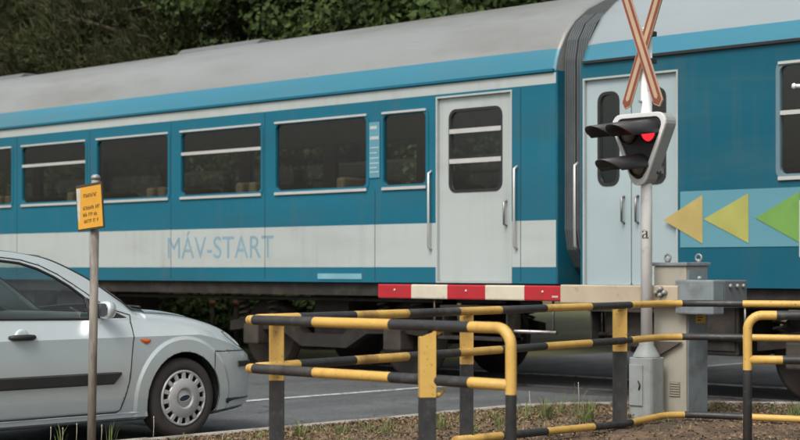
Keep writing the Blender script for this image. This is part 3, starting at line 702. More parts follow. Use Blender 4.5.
# ------------------------------------------------------------------ barrier
def barrier():
    d = 13.3
    X, Y = at(686, d); base = (X - 0.16, Y + 0.16, IZ)
    root = empty('road_barrier', base, 'lowered red and cream half barrier with a pale grey drive cabinet', 'barrier')
    w1, w2 = 0.315, 0.315
    zt = zat(266, d)
    c = MB(); c.box(X - w1, X, Y, Y + w2, IZ - 0.06, zt); cab = c.build('cabinet', CABM, root, base, bevel=0.01)
    c = MB(); c.box(X - w1 - 0.018, X + 0.018, Y - 0.018, Y + w2 + 0.018, zt, zt + 0.03); lid = c.build('lid', BOXG, root, base, bevel=0.006)
    for (dx, dy) in ((-0.26, 0.12), (-0.06, 0.27)):
        c = MB(); ex, ey, ez = X + dx, Y + dy, zt + 0.055
        c.tube([(ex + 0.028 * math.cos(t), ey, ez + 0.012 + 0.028 * math.sin(t)) for t in np.linspace(-1.4, 4.5, 18)], 0.009, 8)
        c.lathe([(0.022, 0), (0.022, 0.02), (0.012, 0.03)], (ex, ey, zt + 0.028), (0, 0, 1), 10)
        c.build('lifting_eye', GALV, lid, base, fix=False)
    # side door on +X face and its seam
    c = MB(); c.box(X + 0.001, X + 0.010, Y + 0.02, Y + w2 - 0.02, IZ + 0.03, zt - 0.03); c.build('door', BOXG, cab, base, bevel=0.004)
    zg = zat(390, d)
    c = MB(); c.box(X - 0.155, X - 0.055, Y - 0.004, Y + 0.0, zg - 0.06, zg + 0.06); vent = c.build('vent', mat('vent_plate', (0.20, 0.175, 0.14), 0.6), cab, base)
    for i in range(6):
        c = MB(); z_ = zg - 0.05 + i * 0.02; c.box(X - 0.148, X - 0.062, Y - 0.009, Y - 0.0045, z_ - 0.004, z_ + 0.004); c.build('slat', CABM, vent, base)
    zl = zat(318, d)
    c = MB(); c.box(X + 0.0105, X + 0.014, Y + 0.12, Y + 0.26, zl - 0.045, zl + 0.045); lab = c.build('warning_label', mat('yellow_label', (0.62, 0.40, 0.06), 0.5), cab, base)
    c = MB()
    for k in range(3): c.box(X + 0.0142, X + 0.0152, Y + 0.145, Y + 0.235 - 0.02 * k, zl + 0.02 - k * 0.022, zl + 0.028 - k * 0.022)
    c.build('print', TXT, lab, base)
    # drive housing
    d2 = 13.02; hx, hy = at(713, d2)
    z1, z0 = zat(280, d2), zat(315, d2)
    c = MB(); c.box(hx - 0.36, hx - 0.0, hy, hy + 0.16, z0, z1); dh = c.build('drive_housing', BOXG, root, base, bevel=0.012)
    c = MB(); c.box(hx - 0.30, hx - 0.002, hy + 0.163, hy + 0.50, z0 + 0.05, z1 - 0.002); c.build('counterweight', mat('dark_grey_weight', (0.13, 0.145, 0.15), 0.55), root, base, bevel=0.012)
    c = MB()
    for yy in (hy + 0.24, hy + 0.34, hy + 0.43): c.lathe([(0.018, 0), (0.018, 0.016), (0.008, 0.022)], (hx - 0.001, yy, z1 - 0.05), (1, 0, 0), 8)
    c.build('bolts', GALV, dh, base)
    c = MB(); c.lathe([(0.02, 0), (0.02, 0.02), (0.01, 0.03)], (hx - 0.18, hy + 0.08, z1), (0, 0, 1), 10); c.build('cap', GALV, dh, base)
    # boom
    ya = Y - 0.075; zc = zat(291, ya / (RV[1] * (-20 / F_PX) + FV[1])) 
    xt = [x_on(p, ya) for p in (380, 413, 449, 487, 526, 563)]
    am = MB(); hh = 0.066
    sec = [(ya - 0.02, zc - hh), (ya + 0.02, zc - hh), (ya + 0.028, zc), (ya + 0.02, zc + hh), (ya - 0.02, zc + hh), (ya - 0.028, zc)]
    cols = [0, 1, 0, 1, 0]
    for k in range(5):
        am.prism(rrect(ya - 0.024, ya + 0.024, zc - hh, zc + hh, 0.012, 2), 'x', xt[k], xt[k + 1], cols[k])
    arm = am.build('barrier_arm', [REDP, ARMW], root, base, fix=True)
    sl = MB(); sl.prism(rrect(ya - 0.034, ya + 0.034, zc - 0.083, zc + 0.076, 0.012, 2), 'x', xt[5], hx - 0.32); sl.build('arm_sleeve', BEIGE, arm, base)
    bt = MB()
    bx = x_on(664, ya)
    for dx, dz in ((0, 0), (-0.04, 0.02), (0.04, 0.02), (0.0, 0.05)): bt.lathe([(0.02, 0), (0.02, 0.03), (0.01, 0.045)], (bx + dx, ya - 0.034, zc + dz), (0, -1, 0), 8)
    bt.build('arm_bolts', GALV, arm, base)
    # reflectors
    for k in (0, 2, 4):
        rf = MB(); xm = (xt[k] + xt[k + 1]) / 2; rf.lathe([(0.012, 0), (0.012, 0.004), (0.006, 0.008)], (xm, ya - 0.024, zc + 0.012), (0, -1, 0), 10); rf.build('reflector', ALU, arm, base)
    rf = MB(); rf.box(xt[5] - 0.10, xt[5] - 0.035, ya - 0.026, ya - 0.0245, zc - 0.035, zc - 0.02); rf.build('marking', ALU, arm, base)
    # gusset
    gz = zat(342, d)
    gs = MB(); gs.prism([(X - w1 + 0.01, gz), (X - 0.02, gz), (X - w1 + 0.01, gz - 0.15)], 'y', Y - 0.04, Y - 0.011); gs.build('gusset', mat('dark_bracket', (0.09, 0.075, 0.06), 0.6), cab, base)
barrier()

# ------------------------------------------------------------------ pipe railings
RR = 0.0265
def banded(path, bands, r=RR, n=12):
    """path: list of xyz; bands: list of (distance, mat) start marks, cut into the path; returns MB"""
    P = [Vector(p) for p in path]; S = [0]
    for a, b in zip(P, P[1:]): S.append(S[-1] + (b - a).length)
    cuts = sorted(set([b[0] for b in bands if 0 < b[0] < S[-1]]))
    def pos(s):
        for i in range(len(P) - 1):
            if s <= S[i + 1] + 1e-9: return P[i].lerp(P[i + 1], (s - S[i]) / (S[i + 1] - S[i]))
        return P[-1]
    allS = sorted(set([round(s, 5) for s in S] + [round(c, 5) for c in cuts]))
    pts = [pos(s) for s in allS]; ms = []
    for a, b in zip(allS, allS[1:]):
        m_ = (a + b) / 2; ms.append([bb[1] for bb in bands if bb[0] <= m_][-1])
    mb = MB(); mb.tube(pts, r, n, True, ms=ms); return mb
def arc(p, c0, c1, r, n=8):
    """rounded corner at p between directions from c0 and to c1"""
    p, c0, c1 = Vector(p), Vector(c0), Vector(c1)
    a = (c0 - p).normalized(); b = (c1 - p).normalized()
    ang = a.angle(b); t = r / math.tan(ang / 2)
    A = p + a * t; B = p + b * t; cen = p + (a + b).normalized() * (r / math.sin(ang / 2))
    out_ = []
    va, vb = A - cen, B - cen
    for k in range(n + 1): out_.append(cen + va.slerp(vb, k / n).normalized() * r if False else cen + (va * (1 - k / n) + vb * (k / n)).normalized() * r)
    return out_
def plan_d(px, A, B):
    """depth where image column px meets the plan line A-B"""
    u = (px - 400) / F_PX
    ra = A[0] * RV[0] + A[1] * RV[1]; da = A[0] * FV[0] + A[1] * FV[1]
    rb = B[0] * RV[0] + B[1] * RV[1]; db = B[0] * FV[0] + B[1] * FV[1]
    t = (u * da - ra) / ((rb - ra) - u * (db - da)); return A[0] + t * (B[0] - A[0]), A[1] + t * (B[1] - A[1]), t
ZR, ZM, ZL = 1.025, 0.765, 0.185
PA = at(257, 8.9); PB = at(624, 12.2); PC = at(672, 12.95); PD = at(800, 12.6); PE = at(511, 7.55)
PD = (PC[0] + (PD[0] - PC[0]) * 2.6, PC[1] + (PD[1] - PC[1]) * 2.6)
def l_post(root, base, x, y, ztop, rz, name='post', slant=0.0, w=0.082):
    """angle-section post: yellow above 0.68 m, black below"""
    c, s = math.cos(rz), math.sin(rz)
    sec = [(-w / 2, -0.03), (w / 2, -0.03), (w / 2, 0.035), (w / 2 - 0.010, 0.035), (w / 2 - 0.010, -0.018), (-w / 2 + 0.010, -0.018), (-w / 2 + 0.010, 0.035), (-w / 2, 0.035)]
    P2 = [(x + a * c - b * s, y + a * s + b * c) for a, b in sec]
    mb = MB(); n = len(P2)
    zs = [IZ - 0.15, 0.685, ztop]
    vv = []
    for k, z in enumerate(zs):
        for i, p in enumerate(P2):
            zz = z
            if k == 2 and slant: zz = z - slant * (0.5 - sec[i][0] / w) + (0.0)
            vv.append((p[0], p[1], zz))
    for k in range(2):
        mb.add([], [])
    mb.v = vv
    for k in range(2):
        for i in range(n):
            j = (i + 1) % n; mb.f.append([k * n + i, k * n + j, (k + 1) * n + j, (k + 1) * n + i]); mb.m.append(1 if k == 0 else 0); mb.sm.append(False)
    mb.f.append([2 * n + i for i in range(n)]); mb.m.append(0); mb.sm.append(False)
    return mb.build(name, [YEL, BLK], root, base)
def railing_main():
    base = (PA[0], PA[1], IZ)
    root = empty('pipe_railing', base, 'black and yellow pipe railing turning a corner in front of the silver car', 'railing')
    A3 = lambda p, z: Vector((p[0], p[1], z))
    for z, nm in ((ZR, 'top_rail'), (ZM, 'middle_rail')):
        # leg along the road with slight bends at B and C
        path = [A3(PA, z)] + arc(A3(PB, z), A3(PA, z), A3(PC, z), 0.5, 5) + arc(A3(PC, z), A3(PB, z), A3(PD, z), 0.35, 6) + [A3(PD, z)]
        marks = []; cols = [298, 354, 407, 458, 500, 545, 590, 630, 671, 731, 805, 880, 960]
        mt = 0; bands = [(0, 0)]
        LAB = (A3(PB, z) - A3(PA, z)).length; LBC = (A3(PC, z) - A3(PB, z)).length
        for i, c in enumerate(cols):
            if c <= 624: s_ = plan_d(c, PA, PB)[2] * LAB
            elif c <= 672: s_ = LAB + plan_d(c, PB, PC)[2] * LBC
            else: s_ = LAB + LBC + plan_d(c, PC, PD)[2] * (A3(PD, z) - A3(PC, z)).length
            bands.append((s_, (i + 1) % 2))
        banded(path, bands).build(nm, [YEL, BLK], root, base, fix=False)
        # return leg towards the camera
        if nm == 'top_rail':
            path = [A3(PA, z) + Vector((-0.02, -0.03, -0.004))] + arc(A3(PE, z), A3(PA, z), A3(PE, 0), 0.085, 8) + [A3(PE, IZ - 0.15)]
        else:
            path = [A3(PA, z) + Vector((-0.02, -0.03, -0.004)), A3(PE, z)]
        L = (A3(PE, z) - A3(PA, z)).length
        bands = [(0, 0), (0.035, 1)] + [(plan_d(c, PA, PE)[2] * L, m_) for c, m_ in ((320.5, 0), (395.5, 1), (474, 0))]
        if nm == 'top_rail': bands.append((L - 0.04 + (ZR - 0.70), 1))
        banded(path, bands, RR).build(nm if nm != 'top_rail' else 'bent_rail', [YEL, BLK], root, base, fix=False)
        e = MB(); e.lathe([(0.0265, 0), (0.024, 0.012), (0.014, 0.021), (0, 0.024)], A3(PA, z) + Vector((-0.02, -0.03, -0.004)), (PA[0] - PE[0], PA[1] - PE[1], 0), 12); e.build('end_cap', YEL, root, base, fix=False)
    # bottom rail
    P0 = plan_d(455, PA, PB)
    path = [A3(P0, ZL + 0.03)] + arc(A3(PB, 0.15), A3(P0, ZL + 0.03), A3(PC, 0.16), 0.4, 5) + arc(A3(PC, 0.16), A3(PB, 0.15), A3(PD, 0.13), 0.3, 6) + [A3(PD, 0.13)]
    S0 = plan_d(455, PA, PB)[2]; LAB = (A3(PB, 0) - A3(PA, 0)).length; LBC = (A3(PC, 0) - A3(PB, 0)).length; LCD = (A3(PD, 0) - A3(PC, 0)).length
    bands = [(0, 0)]
    for i, c in enumerate((501, 546, 593, 631, 674, 733, 810, 880)):
        if c <= 624: s_ = (plan_d(c, PA, PB)[2] - S0) * LAB
        elif c <= 672: s_ = (1 - S0) * LAB + plan_d(c, PB, PC)[2] * LBC
        else: s_ = (1 - S0) * LAB + LBC + plan_d(c, PC, PD)[2] * LCD
        bands.append((s_, (i + 1) % 2))
    banded(path, bands).build('bottom_rail', [YEL, BLK], root, base, fix=False)
    # posts
    dirAB = math.atan2(PB[1] - PA[1], PB[0] - PA[0]); view = math.atan2(RV[1], RV[0])
    for px, off in ((276, 0.05), (467, 0.06), (621, 0.06)):
        q = plan_d(px, PA, PB); k = off
        l_post(root, base, q[0] + FV[0] * k, q[1] + FV[1] * k, ZR - 0.02, view + (0.0 if px < 300 else 0.1), w=0.08 if px < 600 else 0.095)
        for z in (ZR, ZM):
            b = MB(); b.box(q[0] + FV[0] * 0.03 - 0.02, q[0] + FV[0] * 0.03 + 0.02, q[1] + FV[1] * 0.03 - 0.02, q[1] + FV[1] * 0.03 + 0.02, z - 0.035, z - 0.012)
            b.build('weld_bracket', YEL, root, base)
    px = PD; l_post(root, base, PD[0], PD[1] + 0.05, ZR - 0.02, view)
    # stray cut post in front of the return leg
    q = plan_d(427, PA, PE); x, y = q[0] - FV[0] * 0.055, q[1] - FV[1] * 0.055
    po_ = l_post(root, base, x, y, 1.0, view + 0.12, slant=0.03, w=0.078)
    for z in (ZR - 0.018, ZM - 0.055):
        b = MB(); h0 = Vector((x + RV[0] * 0.03, y + RV[1] * 0.03, z - 0.02)); 
        b.tube([h0, h0 + Vector((RV[0] * 0.025, RV[1] * 0.025, 0.006)), h0 + Vector((RV[0] * 0.05 + FV[0] * 0.02, RV[1] * 0.05 + FV[1] * 0.02, 0.028))], [0.013, 0.013, 0.011], 8); b.build('hook', YEL, po_, base)
railing_main()
def railing_right():
    d = 9.65; A = at(747.5, d); base = (A[0], A[1], IZ)
    root = empty('pipe_railing', base, 'black and yellow pipe hoop railing at the right edge in front of the cabinet', 'railing')
    dv = Vector((RV[0], RV[1], 0)).normalized() * 1.0
    dv = Vector((dv.x + 0.1, dv.y - 0.1, 0)).normalized()
    B = (A[0] + dv.x * 2.3, A[1] + dv.y * 2.3)
    a = Vector((A[0], A[1], 0)); b = Vector((B[0], B[1], 0))
    up = lambda p, z: Vector((p[0], p[1], z))
    path = [up(A, IZ - 0.15)] + arc(up(A, ZR), up(A, 0), up(B, ZR), 0.085) + arc(up(B, ZR), up(A, ZR), up(B, 0), 0.085) + [up(B, IZ - 0.15)]
    Lv = ZR - IZ + 0.15 - 0.036
    bands = [(0, 1), (0.705 - IZ + 0.15, 0), (Lv + 0.165, 1), (Lv + 0.6, 0), (Lv + 1.05, 1), (Lv + 1.5, 0), (Lv + 1.95, 1), (Lv + 2.1, 0), (Lv + 2.6, 1)]
    banded(path, bands).build('hoop', [YEL, BLK], root, base, fix=False)
    bands = [(0, 0), (0.20, 1), (0.64, 0), (1.1, 1), (1.55, 0), (2.0, 1)]
    banded([up(A, ZM), up(B, ZM)], bands, RR * 0.96).build('middle_rail', [YEL, BLK], root, base, fix=False)
railing_right()

# ------------------------------------------------------------------ yellow notice on a post
def notice():
    d = 10.35; X, Y = at(93.2, d); base = (X, Y, IZ)
    root = empty('notice_post', base, 'small amber notice with four dark lines on a weathered post', 'sign')
    zt = zat(178, d)
    p = MB(); p.tube([(X - 0.012, Y - 0.01, IZ - 0.15), (X + 0.013, Y + 0.01, zt)], 0.027, 14); p.build('post', WOODG, root, base)
    p = MB(); p.lathe([(0.030, 0), (0.030, 0.02), (0.015, 0.032), (0, 0.034)], (X + 0.013, Y + 0.01, zt - 0.01), (0, 0, 1), 14); p.build('post_cap', GALV, root, base)
    w_ = 0.248; z1, z0 = zat(184, d), zat(230.0, d); zm = (z0 + z1) / 2; h = z1 - z0
    tilt = R(-5.0); yaw = R(4)
    def place(mb, name, m, parent, **k):
        out_ = []
        for x, y, z in mb.v:
            x2, z2 = x * math.cos(tilt) + z * math.sin(tilt), -x * math.sin(tilt) + z * math.cos(tilt)
            x3, y3 = x2 * math.cos(yaw) - y * math.sin(yaw), x2 * math.sin(yaw) + y * math.cos(yaw)
            out_.append((X + 0.022 + x3, Y - 0.032 + y3, zm + z2))
        mb.v = out_; return mb.build(name, m, parent, base, **k)
    b = MB(); b.box(-w_ / 2, w_ / 2, -0.012, 0.0, -h / 2, h / 2); bd = place(b, 'board', mat('brown_board_edge', (0.06, 0.045, 0.03), 0.6), root, bevel=0.002)
    b = MB(); b.box(-w_ / 2 + 0.008, w_ / 2 - 0.004, -0.0145, -0.0125, -h / 2 + 0.012, h / 2 - 0.018); fc = place(b, 'face', SIGNY, bd)
    b = MB(); b.add([(-w_ / 2 + 0.009, -0.0152, -h / 2 + 0.08), (-w_ / 2 + 0.028, -0.0152, -h / 2 + 0.05), (-w_ / 2 + 0.052, -0.0152, h / 2 - 0.022), (-w_ / 2 + 0.009, -0.0152, h / 2 - 0.022)], [(0, 1, 2, 3)])
    place(b, 'worn_strip', mat('bleached_strip', (0.48, 0.46, 0.38), 0.6, var=0.2, scale=20), fc, )
    rnd = random.Random(4)
    for k, (zz, x0, x1) in enumerate(((0.072, -0.050, 0.078), (-0.005, -0.058, 0.090), (-0.047, -0.062, 0.084), (-0.088, -0.055, 0.075))):
        b = MB(); x = x0
        while x < x1:
            wl = rnd.uniform(0.008, 0.013)
            t = rnd.random()
            b.box(x, x + 0.0035, -0.0158, -0.0150, zz - 0.011, zz + 0.011)
            b.box(x + 0.0036, x + wl, -0.0158, -0.0150, zz + (0.0075 if t < 0.5 else -0.011), zz + (0.011 if t < 0.5 else -0.0075))
            if t > 0.3: b.box(x + 0.0036, x + wl, -0.0158, -0.0150, zz - 0.002, zz + 0.0018)
            x += wl + 0.004
            if rnd.random() < 0.14: x += 0.012
        place(b, 'text_line', TXT, fc, fix=False)
    b = MB()
    for z_ in (-0.09, 0.10): b.box(-0.036, 0.036, 0.001, 0.016, z_ - 0.012, z_ + 0.012)
    place(b, 'clip', GALV, bd)
notice()

# ------------------------------------------------------------------ white edged box on a post at the right edge
def edge_signal():
    d = 11.6; X, Y = at(816, d); base = (X, Y, IZ)
    root = empty('pedestrian_signal', base, 'white framed signal box just entering the right edge of the picture', 'signal')
    p = MB(); p.tube([(X, Y, IZ - 0.1), (X, Y, 3.3)], 0.045, 16); p.build('pole', POLEW, root, base)
    z1, z0 = zat(200, d), zat(258, d); ex = at(797, d)
    lx = -math.hypot(ex[0] - X, ex[1] - Y)
    e = Vector((RV[0], RV[1], 0)); f = Vector((FV[0], FV[1], 0)); C = Vector((X, Y, 0))
    def place(mb, name, m, par, **k):
        mb.v = [tuple(C + e * x + f * y + Vector((0, 0, z))) for x, y, z in mb.v]; return mb.build(name, m, par, base, **k)
    b = MB(); b.box(lx, lx + 0.30, -0.17, -0.05, z0, z1); bx = place(b, 'box', POLEW, root, bevel=0.012)
    b = MB(); b.box(lx + 0.014, lx + 0.286, -0.176, -0.171, z0 + 0.05, z1 - 0.03); place(b, 'screen', VIS, bx)
    b = MB(); zz = zat(87, d); sx = at(793, d); s0 = -math.hypot(sx[0] - X, sx[1] - Y); b.tube([(s0, -0.06, zz), (0.02, -0.06, zz)], 0.014, 10); b.lathe([(0.02, 0), (0.022, 0.01), (0.014, 0.022)], (s0, -0.06, zz - 0.0), (-1, 0, 0), 10); place(b, 'bracket', POLEW, root)
edge_signal()

# ------------------------------------------------------------------ car
def car():
    PY = 7.9; PX = -10.755               # front axle, centre line
    WB = 2.615; PF, PR = 0.86, -3.31
    PAINT = mat('silver_car_paint', (0.57, 0.635, 0.64), 0.27, 0.35, var=0.03, scale=2, coat=0.9)
    TRIM = mat('black_trim', (0.022, 0.022, 0.022), 0.55, var=0.2)
    GAP = mat('panel_gap', (0.012, 0.012, 0.012), 0.8)
    CARG = glass('car_window_glass', (0.74, 0.85, 0.82), 1.9)
    INTC = mat('car_interior', (0.13, 0.135, 0.135), 0.8, var=0.2)
    TYRE = mat('tyre_rubber', (0.040, 0.034, 0.030), 0.8, var=0.25, scale=9)
    HUB = mat('wheel_cover_silver', (0.46, 0.46, 0.45), 0.4, 0.35, var=0.08, scale=8, col2=(0.33, 0.31, 0.28), mixlo=0.5, mixhi=0.8, dscale=7)
    DARKW = mat('dark_wheel_well', (0.012, 0.011, 0.010), 0.9)
    base = (PX, PY, 0)
    root = empty('car', base, 'silver hatchback waiting at the lowered barrier behind the notice post', 'car')
    W = pchip([PR, -3.26, -3.1, -2.7, -2, -1.2, -0.4, 0.2, 0.45, 0.6, 0.70, 0.77, 0.82, 0.85, PF], [0.66, 0.72, 0.79, 0.835, 0.85, 0.852, 0.85, 0.842, 0.825, 0.795, 0.755, 0.70, 0.62, 0.52, 0.42])
    zbelt = pchip([PR, -2.8, -1.6, -0.6, -0.2, 0.1, 0.3, 0.5, 0.65, 0.75, 0.80, PF], [0.95, 0.99, 0.935, 0.915, 0.895, 0.855, 0.815, 0.76, 0.70, 0.655, 0.62, 0.55])
    zA = pchip([PR, -3.15, -2.95, -2.6, -2.2, -1.47, -1.14, -0.79, -0.45, -0.34, -0.2, 0.0, 0.14, 0.30, 0.486, 0.60, 0.69, 0.75, 0.79, 0.82, PF], [0.97, 1.07, 1.22, 1.36, 1.405, 1.42, 1.378, 1.243, 1.035, 0.968, 0.958, 0.945, 0.928, 0.895, 0.84, 0.785, 0.725, 0.68, 0.64, 0.61, 0.565])
    zC = pchip([PR, -3.15, -2.95, -2.6, -2.2, -1.47, -1.14, -0.79, -0.45, -0.34, -0.2, 0.0, 0.14, 0.30, 0.486, 0.60, 0.69, 0.75, 0.79, 0.82, PF], [0.98, 1.085, 1.245, 1.385, 1.425, 1.44, 1.405, 1.285, 1.085, 1.01, 0.985, 0.972, 0.955, 0.922, 0.866, 0.81, 0.75, 0.70, 0.66, 0.63, 0.58])
    qR = pchip([PR, -3.0, -2.4, -1.4, -0.8, -0.34, 0.0, 0.4, 0.7, 0.8, PF], [0.52, 0.56, 0.575, 0.58, 0.615, 0.665, 0.62, 0.60, 0.54, 0.46, 0.30])
    bow = pchip([PR, -2.4, -1.5, -1.1, -0.36, 0.0, 0.4, PF], [-0.02, -0.01, 0.05, 0.12, 0.23, 0.17, 0.08, 0.06])
    sub = [2, 2, 5, 7, 9, 6, 4, 4, 4, 3, 4, 4]; ROWK = [0]
    for s_ in sub: ROWK.append(ROWK[-1] + s_)
    NR = ROWK[-1] + 1
    cols = sorted(set([round(x, 4) for x in list(np.linspace(PR, -3.0, 14)) + list(np.linspace(-3.0, -0.62, 60)) + list(np.linspace(-0.62, PF, 96))]))
    V = []
    for p0 in cols:
        w_ = W(p0); zb = 0.165 + max(0, p0 - 0.3) * 0.08; be = zbelt(p0); zc_ = min(0.79, be - 0.055)
        Q = {}; Q[0] = (0, zb); Q[1] = (w_ - 0.10, zb); Q[2] = (w_ - 0.040, zb + 0.03); Q[3] = (w_ - 0.010, min(0.36, zc_ - 0.2)); Q[4] = (w_, min(0.56, zc_ - 0.09)); Q[5] = (w_ - 0.013, zc_); Q[6] = (w_ - 0.092 - 0.01 * (p0 > 0.6), be)
        Q[9] = (min(qR(p0), Q[6][0] - 0.03), zA(p0))
        for k, t in ((7, 0.34), (8, 0.68)): Q[k] = (Q[6][0] * (1 - t) + Q[9][0] * t + 0.020 * math.sin(math.pi * t), Q[6][1] * (1 - t) + Q[9][1] * t + (0.012 if p0 > -0.3 else 0.0))
        q9, z9 = Q[9]; zc0 = zC(p0)
        Q[10] = (q9 * 0.80, z9 + (zc0 - z9) * 0.5); Q[11] = (q9 * 0.42, z9 + (zc0 - z9) * 0.88); Q[12] = (0, zc0)
        for grp in ((0, 1), (1, 2), (2, 5), (5, 6), (6, 9), (9, 12)):
            ks = list(range(grp[0], grp[1] + 1)); fq = pchip(ks, [Q[k][0] for k in ks]); fz = pchip(ks, [Q[k][1] for k in ks])
            for k in ks[:-1]:
                for i in range(sub[k]):
                    t = k + i / sub[k]; V.append([p0, fq(t), fz(t)])
        V.append([p0, 0.0, zc0])
    NC = len(cols)
    for c in range(NC):
        for r in range(NR):
            v = V[c * NR + r]
            q9 = max(V[c * NR + ROWK[9]][1], 1e-3)
            if r >= ROWK[9]: v[0] += bow(cols[c]) * (1 - (v[1] / q9) ** 2)
            elif r < ROWK[9] and cols[c] > 0.5: pass
            if ROWK[1] <= r <= ROWK[7]:
                if -2.2 < v[0] < -0.35 and v[2] < 0.245: v[1] -= 0.004
    bm = bmesh.new(); rowl = bm.faces.layers.int.new('row'); coll = bm.faces.layers.int.new('col')
    bv = [bm.verts.new(v) for v in V]
    for c in range(NC - 1):
        for r in range(NR - 1):
            try:
                f = bm.faces.new((bv[c * NR + r], bv[c * NR + r + 1], bv[(c + 1) * NR + r + 1], bv[(c + 1) * NR + r])); f[rowl] = r; f[coll] = c; f.smooth = True
            except ValueError: pass
    def ctr(f):
        c = f.calc_center_median(); return c
    def inpoly(p, z, poly):
        n = len(poly); s = False; j = n - 1
        for i in range(n):
            if (poly[i][1] > z) != (poly[j][1] > z) and p < (poly[j][0] - poly[i][0]) * (z - poly[i][1]) / (poly[j][1] - poly[i][1]) + poly[i][0]: s = not s
            j = i
        return s
    def cut(poly, rmin, rmax):
        ps = [q[0] for q in poly]; zs = [q[1] for q in poly]
        for i in range(len(poly)):
            a, b = poly[i], poly[(i + 1) % len(poly)]
            lo = (min(a[0], b[0]) - 0.07, min(a[1], b[1]) - 0.07); hi = (max(a[0], b[0]) + 0.07, max(a[1], b[1]) + 0.07)
            fs = []
            for f in bm.faces:
                if rmin <= f[rowl] < rmax:
                    xs_ = [v.co.x for v in f.verts]; zz = [v.co.z for v in f.verts]
                    if max(xs_) > lo[0] and min(xs_) < hi[0] and max(zz) > lo[1] and min(zz) < hi[1]: fs.append(f)
            ge = set(fs); 
            for f in fs: ge.update(f.edges); ge.update(f.verts)
            nrm = Vector((-(b[1] - a[1]), 0, b[0] - a[0]))
            bmesh.ops.bisect_plane(bm, geom=list(ge), dist=1e-5, plane_co=(a[0], 0, a[1]), plane_no=nrm)
    def circ(pw, r, n=30): return [(pw + r * math.cos(2 * math.pi * k / n), 0.313 + r * math.sin(2 * math.pi * k / n)) for k in range(n)]
    r5, r6, r8, r9 = ROWK[5], ROWK[6], ROWK[8], ROWK[9]
    arch = [circ(0, 0.352), circ(-WB, 0.352)]
    win = [(-0.80, 0.930), (-0.822, 1.085), (-0.93, 1.165), (-1.05, 1.235), (-1.18, 1.295), (-1.32, 1.335), (-1.48, 1.352), (-1.64, 1.356), (-1.66, 0.945)]
    tri_ = [(-0.47, 0.928), (-0.785, 0.932), (-0.806, 1.085)]
    win2 = [(-1.74, 0.947), (-1.72, 1.356), (-2.1, 1.345), (-2.42, 1.30), (-2.62, 1.19), (-2.66, 1.0)]
    door = [(-0.44, 0.950), (-0.455, 0.86), (-0.48, 0.75), (-0.50, 0.62), (-0.515, 0.48), (-0.545, 0.37), (-0.585, 0.26), (-0.62, 0.238), (-1.66, 0.238), (-1.69, 0.30), (-1.695, 0.92), (-1.69, 1.383), (-1.48, 1.378), (-1.30, 1.358), (-1.15, 1.318), (-1.02, 1.258), (-0.90, 1.185), (-0.78, 1.105), (-0.62, 1.0)]
    door2 = [(-1.71, 0.26), (-1.715, 1.383), (-2.1, 1.372), (-2.44, 1.325), (-2.66, 1.20), (-2.70, 0.98), (-2.55, 0.80), (-2.33, 0.66), (-2.22, 0.5), (-2.18, 0.30), (-2.12, 0.238), (-1.74, 0.238)]
    bump = [(0.30, 0.655), (0.62, 0.652), (1.1, 0.652), (1.1, 0.05), (0.25, 0.05)]
    rbump = [(-2.95, 0.60), (-3.6, 0.60), (-3.6, 0.05), (-2.88, 0.05)]
    lamp = [(0.47, 0.80), (0.60, 0.685), (0.80, 0.655), (0.95, 0.66), (0.95, 0.74), (0.68, 0.80)]
    rlamp = [(-3.05, 0.98), (-3.0, 1.18), (-3.3, 1.30), (-3.6, 0.98)]
    for pl_ in arch: cut(pl_, 0, r6)
    bmesh.ops.delete(bm, geom=[f for f in bm.faces if f[rowl] < r6 and any(math.hypot(ctr(f).x - pw, ctr(f).z - 0.313) < 0.351 for pw in (0, -WB))], context='FACES')
    for pw in (0, -WB):
        cut(circ(pw, 0.470, 44), ROWK[1], r5); cut(circ(pw, 0.444, 44), ROWK[1], r5)
    for v in bm.verts:
        if v.co.y > 0.4 and v.co.z < 0.785:
            for pw in (0, -WB):
                e = min(1, max(0, (0.470 - math.hypot(v.co.x - pw, v.co.z - 0.313)) / 0.026)); v.co.y += 0.012 * e
    for pl_ in (win, tri_, win2): cut(pl_, r5, r9)
    for pl_ in (door, door2): cut(pl_, 0, r9)
    cut(bump, 0, r9); cut(rbump, 0, r6); cut(lamp, r5, ROWK[10]); cut(rlamp, r6, ROWK[10])
    parts = {}
    for f in bm.faces:
        c = ctr(f); r = f[rowl]; p0 = cols[f[coll]]
        if r < ROWK[1]: k = 'floor_pan'
        elif r >= r9 + 1 and -1.12 < p0 < -0.36: k = 'windscreen'
        elif r >= r9 + 1 and -0.36 <= p0 < -0.26: k = 'cowl'
        elif r >= r9 and -0.26 <= p0 and not inpoly(c.x, c.z, lamp) and not (inpoly(c.x, c.z, bump)): k = 'bonnet'
        elif r >= r9 + 1 and p0 < -2.66 and p0 > -3.2: k = 'rear_window'
        elif r5 <= r < r9 and inpoly(c.x, c.z, win): k = 'front_window'
        elif r5 <= r < r9 and inpoly(c.x, c.z, tri_): k = 'mirror_patch'
        elif r5 <= r < r9 and inpoly(c.x, c.z, win2): k = 'rear_side_window'
        elif r < r9 and inpoly(c.x, c.z, door): k = 'front_door'
        elif r < r9 and inpoly(c.x, c.z, door2): k = 'rear_door'
        elif inpoly(c.x, c.z, lamp) and r >= r5: k = 'headlamp'
        elif inpoly(c.x, c.z, bump): k = 'front_bumper'
        elif inpoly(c.x, c.z, rbump): k = 'rear_bumper'
        elif r >= r6 and inpoly(c.x, c.z, rlamp): k = 'tail_lamp'
        else: k = 'body'
        parts.setdefault(k, []).append(f)
